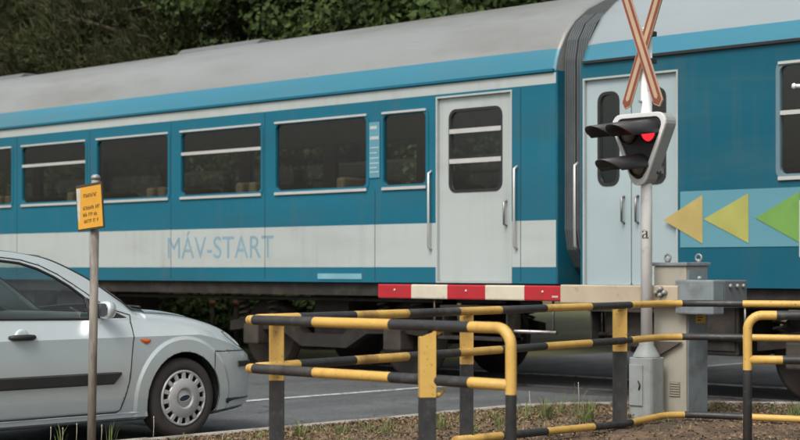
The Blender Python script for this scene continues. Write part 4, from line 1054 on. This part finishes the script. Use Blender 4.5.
    # local (p,q,z) -> world offset (X = q, Y = p)
    def emit_part(name, faces, m, both, parent=root, solid=0.0, sides=(1, -1)):
        """both: one object spanning both halves, else one object per side"""
        made = []
        groups = [list(sides)] if both else [[s_] for s_ in sides]
        for gr in groups:
            me = bpy.data.meshes.new(name); b2 = bmesh.new()
            for sg in gr:
                mp = {}
                for f in faces:
                    vs_ = []
                    for v in f.verts:
                        if v not in mp: mp[v] = b2.verts.new((sg * v.co.y, v.co.x, v.co.z))
                        vs_.append(mp[v])
                    nf = b2.faces.new(vs_ if sg > 0 else vs_[::-1]); nf.smooth = True
            if both: bmesh.ops.remove_doubles(b2, verts=[v for v in b2.verts if abs(v.co.x) < 1e-4], dist=1e-5)
            bmesh.ops.recalc_face_normals(b2, faces=b2.faces)
            # outward check
            sref = sum((f.normal.x * f.calc_center_median().x + f.normal.z * (f.calc_center_median().z - 0.7)) * f.calc_area() for f in b2.faces)
            if sref < 0: bmesh.ops.reverse_faces(b2, faces=b2.faces)
            b2.normal_update()
            for e in b2.edges:
                if len(e.link_faces) == 2 and e.calc_face_angle(0) > R(13): e.smooth = False
            b2.to_mesh(me); b2.free(); me.materials.append(m); me.update()
            made.append((gr[0], link(name, me, parent, solid=solid)))
        return made
    def seam(faces, name, parents, r=0.0035, m=GAP, rowmin=0):
        fs = set(faces)
        bed = [e for f in faces for e in f.edges if sum(1 for g_ in e.link_faces if g_ in fs) == 1]
        adj = {}
        for e in bed:
            a, b = e.verts; adj.setdefault(a, []).append(b); adj.setdefault(b, []).append(a)
        loops = []; seen = set()
        for v0 in adj:
            if v0 in seen: continue
            loop = [v0]; seen.add(v0); cur = v0
            while True:
                nx2 = [x for x in adj[cur] if x not in seen]
                if not nx2: break
                cur = nx2[0]; seen.add(cur); loop.append(cur)
            if len(loop) > 8: loops.append(loop)
        for sg, par in parents:
            mb = MB()
            for lp in loops:
                pts_ = [(sg * v.co.y, v.co.x, v.co.z) for v in lp]; pts_.append(pts_[0])
                cl = [pts_[0]]
                for q in pts_[1:]:
                    if (Vector(q) - Vector(cl[-1])).length > 0.004: cl.append(q)
                if len(cl) > 3: mb.tube(cl, r, 5, False, m=0)
            mb.build(name, m, par, fix=False)
    emit_part('floor_pan', parts['floor_pan'], DARKW, True)
    emit_part('body_shell', parts['body'], PAINT, True, solid=0.012)
    bon = emit_part('bonnet', parts['bonnet'], PAINT, True)
    seam(parts['bonnet'], 'panel_gap', [(1, bon[0][1]), (-1, bon[0][1])])
    ws = emit_part('windscreen', parts['windscreen'], CARG, True)
    seam(parts['windscreen'], 'seal', [(1, ws[0][1]), (-1, ws[0][1])], 0.008, TRIM)
    emit_part('cowl', parts['cowl'], TRIM, True)
    emit_part('rear_window', parts['rear_window'], CARG, True)
    ds = emit_part('front_door', parts['front_door'], PAINT, False, solid=0.012)
    seam(parts['front_door'] + parts['front_window'] + parts['mirror_patch'], 'panel_gap', ds, 0.004)
    dsr = emit_part('rear_door', parts['rear_door'], PAINT, False, solid=0.012)
    seam(parts['rear_door'] + parts['rear_side_window'], 'panel_gap', dsr, 0.004)
    for (sg, o_), (sg2, d_) in zip(emit_part('window', parts['front_window'], CARG, False), ds): o_.parent = d_
    for (sg, o_), (sg2, d_) in zip(emit_part('mirror_patch', parts['mirror_patch'], TRIM, False), ds): o_.parent = d_
    for (sg, o_), (sg2, d_) in zip(emit_part('window', parts['rear_side_window'], CARG, False), dsr): o_.parent = d_
    seam(parts['front_window'], 'window_seal', ds, 0.011, TRIM); seam(parts['rear_side_window'], 'window_seal', dsr, 0.011, TRIM)
    fb = emit_part('front_bumper', parts['front_bumper'], PAINT, True, solid=0.008)
    seam(parts['front_bumper'], 'panel_gap', [(1, fb[0][1]), (-1, fb[0][1])], 0.003)
    emit_part('rear_bumper', parts['rear_bumper'], PAINT, True)
    LAMP = mat('headlamp_lens', (0.55, 0.56, 0.55), 0.08, 0.3, var=0.1, scale=20)
    if 'headlamp' in parts:
        hl = emit_part('headlamp', parts['headlamp'], LAMP, False); seam(parts['headlamp'], 'panel_gap', hl, 0.003)
    if 'tail_lamp' in parts: emit_part('tail_lamp', parts['tail_lamp'], mat('tail_lamp_red', (0.35, 0.01, 0.01), 0.15), False)
    # side surface lookup for trim
    sidev = [(v.co.x, v.co.z, v.co.y) for v in bm.verts if v.co.y > 0.3 and v.co.z < 1.0]
    S_ = np.array(sidev)
    def qside(p, z):
        d2 = (S_[:, 0] - p) ** 2 + (S_[:, 1] - z) ** 2; idx = np.argsort(d2)[:4]; wt = 1 / (d2[idx] + 1e-5); return float((S_[idx, 2] * wt).sum() / wt.sum())
    # front/rear closing caps
    for cidx, nm in ((0, 'tail_panel'), (NC - 1, 'nose_panel')):
        mb = MB(); ring = [(V[cidx * NR + r][1], V[cidx * NR + r][0], V[cidx * NR + r][2]) for r in range(NR)]
        ring2 = [(-x, y_, z) for x, y_, z in ring[::-1]]
        allr = ring + ring2[1:-1]; mb.add(allr, [list(range(len(allr)))]); mb.build(nm, PAINT, root)
    def strip(name, pts_pz, off, m, parent_list, thick=0.01, parent=None):
        """ribbon given as list of (p, zlo, zhi) following the side surface"""
        for sg, par in parent_list:
            mb = MB(); vv = []
            for (p, a, b) in pts_pz:
                for z_, oo in ((a, 0.0), (a + (b - a) * 0.12, off), (b - (b - a) * 0.12, off), (b, 0.0)):
                    vv.append((sg * (qside(p, z_) + oo), p, z_))
            n = len(pts_pz)
            mb.add(vv, [(4 * i + k, 4 * i + k + 1, 4 * i + 4 + k + 1, 4 * i + 4 + k) for i in range(n - 1) for k in range(3)], smooth=False)
            mb.build(name, m, par)
    strip('side_moulding', [(-0.60, 0.52, 0.537)] + [(p, 0.450, 0.540) for p in np.linspace(-0.66, -1.655, 20)], 0.016, TRIM, ds)
    strip('side_moulding', [(p, 0.450, 0.540) for p in np.linspace(-1.725, -2.16, 10)], 0.016, TRIM, dsr)
    fbp = [(1, fb[0][1]), (-1, fb[0][1])]
    strip('bumper_strip', [(p, 0.525, 0.572) for p in np.linspace(0.56, 0.845, 14)], 0.016, TRIM, fbp)
    strip('bumper_lip', [(p, 0.180 + max(0, (p - 0.45)) * 0.02, 0.285) for p in np.linspace(0.43, 0.80, 14)], 0.010, TRIM, fbp)
    strip('sill_moulding', [(p, 0.170, 0.236) for p in np.linspace(-0.42, -2.2, 24)], 0.004, PAINT, [(1, root), (-1, root)])
    AMB = mat('amber_repeater', (0.55, 0.12, 0.03), 0.25)
    for sg in (1, -1):
        mb = MB(); P_ = [(-0.42, 0.772), (-0.36, 0.776), (-0.315, 0.765), (-0.325, 0.748), (-0.36, 0.732), (-0.40, 0.752)]
        vv = [(sg * (qside(p, z) + 0.004), p, z) for p, z in P_] + [(sg * (qside(-0.365, 0.755) + 0.013), -0.365, 0.755)]
        mb.add(vv, [(i, (i + 1) % 6, 6) for i in range(6)]); mb.build('side_repeater', AMB, root)
    # handles
    for par_list, pc, zc in ((ds, -1.425, 0.815), (dsr, -2.28, 0.835)):
        for sg, par in par_list:
            mb = MB(); q0 = qside(pc, zc)
            prof = [(pc + 0.105, 0.0), (pc + 0.085, 0.018), (pc + 0.04, 0.03), (pc, 0.034), (pc - 0.04, 0.032), (pc - 0.085, 0.022), (pc - 0.11, 0.0)]
            mb.tube([(sg * (q0 + h), p, zc) for p, h in prof], [0.010, 0.017, 0.021, 0.021, 0.021, 0.019, 0.012], 10)
            mb.build('handle', TRIM, par)
            mb = MB(); mb.lathe([(0.058, -0.006), (0.056, 0.003), (0.035, 0.004), (0.0, 0.003)], (sg * (qside(pc, zc) - 0.001), pc, zc + 0.002), (sg, 0, 0.12), 24); mb.build('handle_recess', PAINT if False else mat('recess_grey', (0.62, 0.68, 0.70), 0.3, 0.3), par)
    # mirrors
    for sg, par in ds:
        mb = MB(); c0 = Vector((sg * 0.845, -0.735, 0.995)); vv = []; n1, n2 = 12, 8
        for i in range(n2 + 1):
            ph = math.pi * i / n2
            for j in range(n1):
                th = 2 * math.pi * j / n1
                x = math.sin(ph) * math.cos(th); z = math.sin(ph) * math.sin(th); y_ = math.cos(ph)
                vv.append((c0.x + sg * 0.078 * math.copysign(abs(x) ** 0.7, x), c0.y + 0.075 * (y_ if y_ > 0 else y_ * 0.35), c0.z + 0.068 * math.copysign(abs(z) ** 0.75, z)))
        mb.add(vv, [(i * n1 + j, i * n1 + (j + 1) % n1, (i + 1) * n1 + (j + 1) % n1, (i + 1) * n1 + j) for i in range(n2) for j in range(n1)], smooth=True)
        mi = mb.build('door_mirror', PAINT, par)
        mb = MB(); mb.prism(rrect(c0.x - 0.058, c0.x + 0.058, c0.z - 0.048, c0.z + 0.048, 0.03), 'y', c0.y - 0.030, c0.y - 0.024); mb.build('mirror_glass', mat('mirror_silver', (0.7, 0.72, 0.73), 0.05, 1.0), mi)
        mb = MB(); mb.tube([(sg * 0.755, -0.68, 0.95), (sg * 0.815, -0.71, 0.955)], 0.025, 8); mb.build('mirror_foot', TRIM, mi)
    # wipers
    for (xa, xb) in ((-0.35, 0.25), (0.2, 0.55)):
        mb = MB(); mb.tube([(xa, -0.13 + 0.02, 1.008), (xb, -0.20, 1.018 - 0.015)], 0.009, 6); mb.build('wiper', TRIM, ws[0][1])
    # wheels
    def wheel_mesh():
        res = {}
        t = MB(); t.lathe([(0.20, -0.175), (0.26, -0.185), (0.292, -0.175), (0.305, -0.155), (0.308, -0.10), (0.3075, -0.04), (0.300, -0.012), (0.285, 0.0), (0.262, 0.006), (0.236, 0.006), (0.218, 0.0), (0.213, -0.012), (0.20, -0.03)], (0, 0, 0), (1, 0, 0), 48); res['tyre'] = (t, TYRE)
        h = MB(); n = 15
        # rim ring, spokes, hub
        h.lathe([(0.213, -0.01), (0.214, 0.002), (0.208, 0.009), (0.199, 0.010), (0.194, 0.004), (0.194, -0.012)], (0, 0, 0), (1, 0, 0), 60, caps=False)
        h.lathe([(0.150, -0.012), (0.150, 0.010), (0.143, 0.016), (0.085, 0.024), (0.074, 0.024), (0.070, 0.006), (0.066, 0.006), (0.063, 0.012), (0.0, 0.012)], (0, 0, 0), (1, 0, 0), 60)
        for k in range(n):
            a = 2 * math.pi * (k + 0.5) / n; da = 2 * math.pi / n * 0.26
            vv = []
            for rad, wd, ht in ((0.145, 0.92, 0.0135), (0.200, 1.05, 0.008)):
                for s_, hh in ((-1, ht - 0.014), (-0.75, ht), (0.75, ht), (1, ht - 0.014)):
                    vv.append((hh, rad * math.sin(a + s_ * da * wd * 0.17 / rad * 1.0), rad * math.cos(a + s_ * da * wd * 0.17 / rad)))
            h.add(vv, [(i, i + 1, i + 5, i + 4) for i in range(3)])
        res['wheel_cover'] = (h, HUB)
        b = MB(); b.lathe([(0.20, -0.04), (0.20, -0.022), (0, -0.022)], (0, 0, 0), (1, 0, 0), 32); res['rim'] = (b, DARKW)
        e = MB(); vv = []
        N = 28
        for hh, sc_ in ((0.0122, 1.0), (0.0165, 0.96)):
            vv += [(hh, 0.052 * sc_ * math.cos(2 * math.pi * k / N), 0.022 * sc_ * math.sin(2 * math.pi * k / N)) for k in range(N)]
        e.add(vv, [tuple(range(N, 2 * N))] + [(k, (k + 1) % N, N + (k + 1) % N, N + k) for k in range(N)])
        res['badge'] = (e, mat('dark_blue_badge', (0.02, 0.03, 0.06), 0.25))
        e = MB(); ring_prism(e, [(0.056 * math.cos(2 * math.pi * k / N), 0.026 * math.sin(2 * math.pi * k / N)) for k in range(N)], [(0.051 * math.cos(2 * math.pi * k / N), 0.021 * math.sin(2 * math.pi * k / N)) for k in range(N)], 'x', 0.0122, 0.0175); res['badge_ring'] = (e, ALU)
        return res
    wm = wheel_mesh(); first = None
    for pw in (0, -WB):
        for sg in (1, -1):
            meshes = {}
            if first is None:
                tw = wm['tyre'][0].build('tyre', TYRE); first = {'tyre': tw.data}
                wheel = bpy.data.objects.new('wheel', tw.data); bpy.data.objects.remove(tw); COL.objects.link(wheel); wheel.parent = root
                for k in ('wheel_cover', 'rim', 'badge', 'badge_ring'):
                    o_ = wm[k][0].build(k, wm[k][1], wheel); first[k] = o_.data
            else:
                wheel = link('wheel', first['tyre'], root)
                for k in ('wheel_cover', 'rim', 'badge', 'badge_ring'): link(k, first[k], wheel)
            wheel.location = (sg * 0.828, pw, 0.312); wheel.rotation_euler = (R(12 if pw == 0 else 50), 0, 0) if sg > 0 else (0, 0, math.pi)
            mb = MB(); n = 20
            vv = []
            for k in range(n + 1):
                a = R(-20 + 220 * k / n)
                for q in (0.84, 0.55): vv.append((sg * q if q < 0.8 else sg * 0.80, pw + 0.352 * math.cos(a), 0.313 + 0.352 * math.sin(a)))
            mb.add(vv, [(2 * k, 2 * k + 1, 2 * k + 3, 2 * k + 2) for k in range(n)])
            mb.box(sg * 0.53, sg * 0.55, pw - 0.36, pw + 0.36, 0.18, 0.70)
            mb.build('wheel_well', DARKW, root)
    # interior
    ib = MB(); ib.box(-0.70, 0.70, -3.0, 0.0, 0.22, 0.26); ib.build('cabin_floor', INTC, root)
    ib = MB(); ib.prism([(-0.95, 0.80), (-0.90, 0.93), (-0.60, 0.965), (-0.30, 0.955), (-0.25, 0.6), (-0.6, 0.5)], 'x', -0.68, 0.68); ib.build('dashboard', INTC, root, bevel=0.02)
    for sx in (-0.36, 0.36):
        ib = MB(); ib.prism([(-1.15, 0.45), (-1.68, 0.42), (-1.72, 0.52), (-1.92, 1.08), (-1.82, 1.10), (-1.60, 0.60), (-1.12, 0.60)], 'x', sx - 0.24, sx + 0.24); se = ib.build('seat', INTC, root, bevel=0.04)
        ib = MB(); ib.box(sx - 0.13, sx + 0.13, -1.96, -1.87, 1.11, 1.29); ib.build('headrest', INTC, se, bevel=0.04)
    ib = MB(); ib.prism([(-2.1, 0.5), (-2.6, 0.46), (-2.85, 1.06), (-2.75, 1.08), (-2.52, 0.62), (-2.1, 0.62)], 'x', -0.62, 0.62); ib.build('rear_seat', INTC, root, bevel=0.04)
    ib = MB()
    ib.tube([(-0.36 + 0.18 * math.cos(t), -1.10 + 0.07 * math.sin(t), 0.96 + 0.17 * math.sin(t)) for t in np.linspace(0, 2 * math.pi, 28)], 0.014, 8, False); ib.tube([(-0.36, -1.10, 0.96), (-0.36, -0.9, 0.9)], 0.04, 8); ib.build('steering_wheel', TRIM, root)
    bm.free()
    for o_ in root.children:
        pass
    return root
car()

# ------------------------------------------------------------------ vegetation
LEAFB = mat('broad_leaves', (0.040, 0.064, 0.015), 0.7, spec=0.2, var=0.35, scale=0.9, island=0.45)
LEAFC = mat('conifer_needles', (0.056, 0.062, 0.025), 0.75, spec=0.2, var=0.35, scale=0.8, island=0.4)
BARK = mat('bark', (0.07, 0.055, 0.042), 0.9, var=0.3, scale=8, bump=0.6, bscale=25)
def mesh_np(name, v, f, m, smooth=False):
    me = bpy.data.meshes.new(name); me.from_pydata(v.tolist() if hasattr(v, 'tolist') else v, [], f.tolist() if hasattr(f, 'tolist') else f); me.materials.append(m); me.update(); return me
def leaf_cloud(rs, centres, normals, n_each, spread, size, flat=0.6):
    """leaf-shaped bent quads around clump centres"""
    C = np.repeat(centres, n_each, 0); Nn = np.repeat(normals, n_each, 0); N = len(C)
    off = rs.normal(0, 1, (N, 3)); off /= np.maximum(np.linalg.norm(off, axis=1, keepdims=True), 1e-6); off *= (rs.rand(N, 1) ** 0.4) * spread
    P = C + off * np.array([1, 1, 0.75])
    nr = Nn * 0.7 + off / spread * 0.6 + rs.normal(0, flat, (N, 3)) + np.array([0, 0, 0.35]); nr /= np.linalg.norm(nr, axis=1, keepdims=True)
    t = rs.normal(0, 1, (N, 3)); t -= nr * (t * nr).sum(1, keepdims=True); t /= np.linalg.norm(t, axis=1, keepdims=True); b = np.cross(nr, t)
    s = size * rs.uniform(0.6, 1.3, (N, 1))
    v = np.stack([P - t * s, P + b * s * 0.55 - nr * s * 0.1, P + t * s - nr * s * 0.25, P - b * s * 0.55 - nr * s * 0.1], 1).reshape(-1, 3)
    f = np.arange(N * 4).reshape(-1, 4)
    return v, f
def blade_cloud(rs, centres, dirs, n_each, length, width):
    C = np.repeat(centres, n_each, 0); D = np.repeat(dirs, n_each, 0); N = len(C)
    d = D * 0.9 + rs.normal(0, 0.50, (N, 3)); d /= np.linalg.norm(d, axis=1, keepdims=True)
    t = rs.normal(0, 1, (N, 3)); t -= d * (t * d).sum(1, keepdims=True); t /= np.linalg.norm(t, axis=1, keepdims=True)
    L = length * rs.uniform(0.5, 1.2, (N, 1)); P = C + rs.normal(0, length * 0.25, (N, 3))
    v = np.stack([P - t * width, P + d * L * 0.6 + t * width * 0.9, P + d * L, P + d * L * 0.45 - t * width * 1.4], 1).reshape(-1, 3)
    return v, np.arange(N * 4).reshape(-1, 4)
def limb_mesh(rs, H, r0, limbs):
    mb = MB(); mb.tube([(0, 0, -0.1), (0.05, 0.02, H * 0.3), (-0.05, 0.06, H * 0.6), (0, 0, H * 0.92)], [r0, r0 * 0.75, r0 * 0.5, r0 * 0.12], 10)
    for (z, a, l, up) in limbs:
        p0 = Vector((0, 0, z)); d = Vector((math.cos(a), math.sin(a), up))
        mb.tube([p0, p0 + d * l * 0.5 + Vector((0, 0, 0.05)), p0 + d * l + Vector((0, 0, 0.25 * l * up))], [r0 * 0.42, r0 * 0.26, r0 * 0.06], 7)
    me = bpy.data.meshes.new('trunk'); me.from_pydata(mb.v, [], mb.f); me.materials.append(BARK); me.polygons.foreach_set('use_smooth', mb.sm); me.update(); return me
def broad(seed, H=9.5, rad=2.9, ncl=190, each=270, zlo=1.6, size=0.060):
    rs = np.random.RandomState(seed)
    limbs = [(H * rs.uniform(0.2, 0.7), rs.uniform(0, 6.28), rad * rs.uniform(0.6, 0.95), rs.uniform(0.2, 0.6)) for _ in range(12)]
    cs = []; ns = []
    for k in range(ncl):
        n = rs.normal(0, 1, 3); n /= np.linalg.norm(n); rr_ = rs.uniform(0.55, 1.0) ** 0.5 * rs.uniform(0.85, 1.12)
        cz = (H + zlo) / 2; hz = (H - zlo) / 2
        cs.append([n[0] * rad * rr_, n[1] * rad * rr_, cz + n[2] * hz * rr_]); ns.append(n)
    v, f = leaf_cloud(rs, np.array(cs), np.array(ns), each, 0.56, size)
    return limb_mesh(rs, H, 0.17, limbs), mesh_np('crown', v, f, LEAFB)
def conifer(seed, H=10.5, rad=2.9, nsp=3000, each=24, zlo=0.8):
    rs = np.random.RandomState(seed)
    limbs = [(H * rs.uniform(0.1, 0.85), rs.uniform(0, 6.28), rad * 0.7, rs.uniform(-0.1, 0.3)) for _ in range(16)]
    cs = []; ds = []
    lob = [(rs.uniform(0, 6.28), rs.uniform(zlo, H), rs.uniform(0.7, 1.15)) for _ in range(95)]
    for k in range(nsp):
        la, lz, lr = lob[rs.randint(len(lob))]
        a = la + rs.normal(0, 0.17); z = min(max(lz + rs.normal(0, 0.28), zlo), H)
        prof = (1 - ((z - zlo) / (H - zlo)) ** 2.2) ** 0.6 * 0.85 + 0.12
        r = rad * prof * lr * rs.uniform(0.6, 1.0) ** 0.5
        cs.append([r * math.cos(a), r * math.sin(a), z]); dd = np.array([math.cos(a) * 0.7, math.sin(a) * 0.7, 0.65]); ds.append(dd / np.linalg.norm(dd))
    v, f = blade_cloud(rs, np.array(cs), np.array(ds), each, 0.28, 0.0095)
    return limb_mesh(rs, H, 0.16, limbs), mesh_np('crown', v, f, LEAFC)
BV = [broad(11), broad(12, rad=3.2, H=10.5)]; CV = [conifer(21), conifer(22, rad=3.2, H=11.5)]
def put_tree(kind, var, px, Y, s, rz, label, group, z=0):
    X = x_on(px, Y); tr, cr = (BV if kind == 'broad' else CV)[var]
    root = empty('broadleaf_tree' if kind == 'broad' else 'conifer_tree', (X, Y, -0.03), label, 'tree', group, rz); root.scale = (s, s, s)
    link('trunk', tr, root); link('crown', cr, root); return root
G1 = 'trees behind the railway'
ORD = ['first','second','third','fourth','fifth','sixth','seventh','eighth','ninth','tenth','eleventh','twelfth']
put_tree('conifer', 0, -30, 20.8, 1.0, 0.3, 'dark conifer at the far left edge behind the train', G1)
put_tree('conifer', 1, 60, 21.3, 1.0, 1.9, 'dark olive conifer second from the left behind the train roof', G1)
put_tree('conifer', 0, 148, 20.6, 1.05, 3.7, 'dark olive conifer third from the left above the train roof', G1)
put_tree('conifer', 1, 225, 21.0, 0.95, 5.1, 'conifer next to the broadleaf tree, rising behind a roof vent', G1)
put_tree('broad', 0, 322, 20.0, 1.0, 0.5, 'leafy green broadleaf tree just right of the conifers', G1)
put_tree('broad', 1, 430, 20.2, 1.0, 2.4, 'broadleaf tree above the middle of the grey train roof', G1)
put_tree('broad', 0, 520, 20.8, 1.0, 4.0, 'broadleaf tree rightmost above the grey train roof', G1)
for k, (kd, vr, px, Y, rz) in enumerate((('conifer', 1, 10, 26, 2.2), ('conifer', 0, 105, 26.5, 0.9), ('conifer', 1, 190, 26, 4.4), ('broad', 1, 280, 26.0, 1.2), ('broad', 0, 375, 26.0, 3.1), ('broad', 1, 470, 26.5, 5.3), ('conifer', 0, -110, 24.0, 1.1))):
    put_tree(kd, vr, px, Y, 1.25, rz, ('taller shaded conifer' if kd == 'conifer' else 'taller shaded broadleaf tree') + f', {ORD[[1, 2, 3, 4, 5, 6, 0][k]]} from the left in the back row behind the railway', 'second row of trees behind the railway')
for k, (px, Y) in enumerate(((640, 21), (760, 21.5), (900, 20.5))):
    put_tree('broad', k % 2, px, Y, 0.9, 2.0 * k, f'{ORD[k]} broadleaf tree from the left standing behind the dark teal coach', 'trees hidden behind the dark coach')
# low shrubs on the far verge, seen under the train
rs = np.random.RandomState(31)
def shrub_mesh(seed):
    rs = np.random.RandomState(seed); cs = []; ns = []
    for k in range(34):
        n = rs.normal(0, 1, 3); n[2] = abs(n[2]); n /= np.linalg.norm(n); cs.append([n[0] * 0.7, n[1] * 0.6, 0.15 + n[2] * 0.85]); ns.append(n)
    v, f = leaf_cloud(rs, np.array(cs), np.array(ns), 60, 0.28, 0.055); me = mesh_np('foliage', v, f, LEAFB)
    mb = MB()
    for k in range(6): a = k; mb.tube([(0, 0, -0.05), (0.3 * math.cos(a), 0.3 * math.sin(a), 0.5), (0.5 * math.cos(a), 0.5 * math.sin(a), 0.9)], [0.02, 0.014, 0.006], 5)
    ms = bpy.data.meshes.new('stem'); ms.from_pydata(mb.v, [], mb.f); ms.materials.append(BARK); return me, ms
SH = [shrub_mesh(41), shrub_mesh(42)]
for k, (px, Y) in enumerate(((150, 18.6), (190, 18.4), (222, 18.5), (245, 18.9), (275, 18.6), (330, 19), (400, 19.2))):
    X = x_on(px, Y)
    if -15.6 < X < -9.0: Y += 0
    r_ = empty('shrub', (X, Y, -0.03), f'{ORD[k]} low green shrub from the left, seen under the train', 'shrub', 'shrubs seen under the train', rs.uniform(0, 6)); s_ = rs.uniform(0.9, 1.4); r_.scale = (s_, s_, s_ * 0.9)
    link('foliage', SH[k % 2][0], r_); link('stem', SH[k % 2][1], r_)
for px, nm in ((212.5, 'left'), (236, 'right')):
    Y = 17.7; X = x_on(px, Y); d = X * FV[0] + Y * FV[1]; base = (X, Y, -0.03)
    r_ = empty('marker_post', base, f'{nm} one of two thin brown posts seen under the train above the car bonnet', 'post', 'thin posts beyond the rails')
    m_ = MB(); m_.tube([(X, Y, -0.1), (X, Y, zat(304, d))], 0.035, 8); m_.build('shaft', BARK, r_, base)
    m_ = MB(); m_.lathe([(0.05, 0), (0.05, 0.06), (0.02, 0.08)], (X, Y, zat(305, d)), (0, 0, 1), 10); m_.build('cap', mat('faded_red_cap', (0.32, 0.12, 0.07), 0.6), r_, base)

# ------------------------------------------------------------------ verge cover: grass tufts and dead leaves
def verge_points(rs, n):
    Y = rs.uniform(4.5, 12.7, n); t = rs.rand(n) ** 1.6
    xl = np.array([kerb_x(y_) + 0.10 for y_ in Y]); return xl + t * 5.5, Y
rs = np.random.RandomState(51)
X_, Y_ = verge_points(rs, 26000)
N = len(X_); P = np.stack([X_, Y_, np.full(N, IZ + 0.016) + rs.uniform(0, 0.02, N)], 1)
nr = rs.normal(0, 0.42, (N, 3)) + np.array([0, 0, 1]); nr /= np.linalg.norm(nr, axis=1, keepdims=True)
t = rs.normal(0, 1, (N, 3)); t -= nr * (t * nr).sum(1, keepdims=True); t /= np.linalg.norm(t, axis=1, keepdims=True); b = np.cross(nr, t)
s = rs.uniform(0.007, 0.022, (N, 1))
v = np.stack([P - t * s, P + b * s * 0.5 + nr * s * 0.2, P + t * s, P - b * s * 0.5 + nr * s * 0.2], 1).reshape(-1, 3)
DEADL = mat('dead_leaves', (0.165, 0.108, 0.066), 0.85, var=0.3, scale=2, island=0.6)
tag(link('dead_leaves', mesh_np('dead_leaves', v, np.arange(N * 4).reshape(-1, 4), DEADL)), 'brown dead leaves scattered over the verge', 'leaves', kind='stuff')
# grass
tu = []
for _ in range(640):
    y_ = rs.uniform(5, 12.6); k = rs.rand()
    x_ = kerb_x(y_) + 0.12 + (0.06 + abs(rs.normal(0, 0.55)) if k < 0.75 else rs.uniform(0, 4))
    tu.append((x_, y_, rs.uniform(0.02, 0.075), rs.randint(6, 18), rs.rand()))
for _ in range(900):
    y_ = rs.uniform(5, 12.6); tu.append((kerb_x(y_) + 0.10 + rs.rand() ** 1.8 * 3.5, y_, rs.uniform(0.012, 0.03), rs.randint(8, 20), rs.uniform(0.2, 1.0)))
for px, d, h, n in ((546, 13.3, 0.16, 70), (590, 13.0, 0.17, 80), (583, 12.85, 0.12, 50), (440, 12.3, 0.12, 50), (385, 12.0, 0.10, 40), (300, 11.8, 0.12, 50), (340, 11.9, 0.09, 40), (500, 12.6, 0.10, 40), (660, 12.9, 0.10, 30), (792, 12.9, 0.12, 60), (796, 13.2, 0.16, 60), (470, 11.9, 0.10, 40), (560, 13.6, 0.2, 24), (575, 13.9, 0.24, 10), (525, 13.3, 0.2, 12), (110, 11.6, 0.14, 8), (60, 11.4, 0.13, 8)):
    x_, y_ = at(px, d); tu.append((x_, y_, h, n, 0.0))
vg, fg, vd, fd = [], [], [], []
for (x_, y_, h, n, k) in tu:
    V2, F2 = (vg, fg) if k < 0.45 else (vd, fd)
    for _ in range(n):
        a = rs.uniform(0, 6.28); ro = rs.uniform(0, 0.05 if h > 0.03 else 0.11); bx, by = x_ + ro * math.cos(a), y_ + ro * math.sin(a)
        hh = h * rs.uniform(0.5, 1.25); le = hh * rs.uniform(0.1, 0.7) * (1 if h > 0.03 else 3); a2 = a + rs.uniform(-0.6, 0.6); wd = rs.uniform(0.0018, 0.004)
        px_, py_ = -math.sin(a2) * wd, math.cos(a2) * wd; o_ = len(V2)
        V2 += [(bx - px_, by - py_, IZ), (bx + px_, by + py_, IZ), (bx + math.cos(a2) * le * 0.4 + px_ * 0.8, by + math.sin(a2) * le * 0.4 + py_ * 0.8, IZ + hh * 0.65), (bx + math.cos(a2) * le * 0.4 - px_ * 0.8, by + math.sin(a2) * le * 0.4 - py_ * 0.8, IZ + hh * 0.65), (bx + math.cos(a2) * le, by + math.sin(a2) * le, IZ + hh)]
        F2 += [(o_, o_ + 1, o_ + 2, o_ + 3), (o_ + 3, o_ + 2, o_ + 4)]
GRB = mat('green_grass_blades', (0.13, 0.16, 0.05), 0.7, var=0.25, scale=2, island=0.35)
GRD = mat('dry_grass_blades', (0.26, 0.20, 0.10), 0.8, var=0.25, scale=2, island=0.35)
tag(link('grass', mesh_np('grass', vg, fg, GRB)), 'sparse green grass along the kerb and around the railing', 'grass', kind='stuff')
tag(link('dry_grass', mesh_np('dry_grass', vd, fd, GRD)), 'straw coloured dry grass along the verge', 'grass', kind='stuff')
# a few bare seed stalks standing at the kerb
ST = mat('pale_stalk', (0.42, 0.38, 0.30), 0.8)
for k, (px, d, h) in enumerate(((50, 11.45, 0.10), (62, 11.5, 0.09), (76, 11.5, 0.12), (101, 11.6, 0.10), (153, 11.7, 0.15), (578, 13.6, 0.26), (529, 13.4, 0.2))):
    x_, y_ = at(px, d); m_ = MB()
    m_.tube([(x_, y_, IZ - 0.02), (x_ + 0.01, y_, IZ + h * 0.6), (x_ - 0.004, y_ + 0.01, IZ + h)], [0.0028, 0.0022, 0.002], 5)
    m_.lathe([(0.002, 0), (0.0045, 0.006), (0.004, 0.016), (0, 0.022)], (x_ - 0.004, y_ + 0.01, IZ + h - 0.003), (0, 0, 1), 7)
    tag(m_.build('seed_stalk', ST), (f'{ORD[k]} thin pale seed stalk from the left at the kerb beside the car' if px < 200 else ('tall thin seed stalk on the verge just left of the signal pedestal' if px > 550 else 'thin pale seed stalk on the verge between two railing posts')), 'weed', 'seed stalks by the car' if px < 200 else 'seed stalks near the signal')
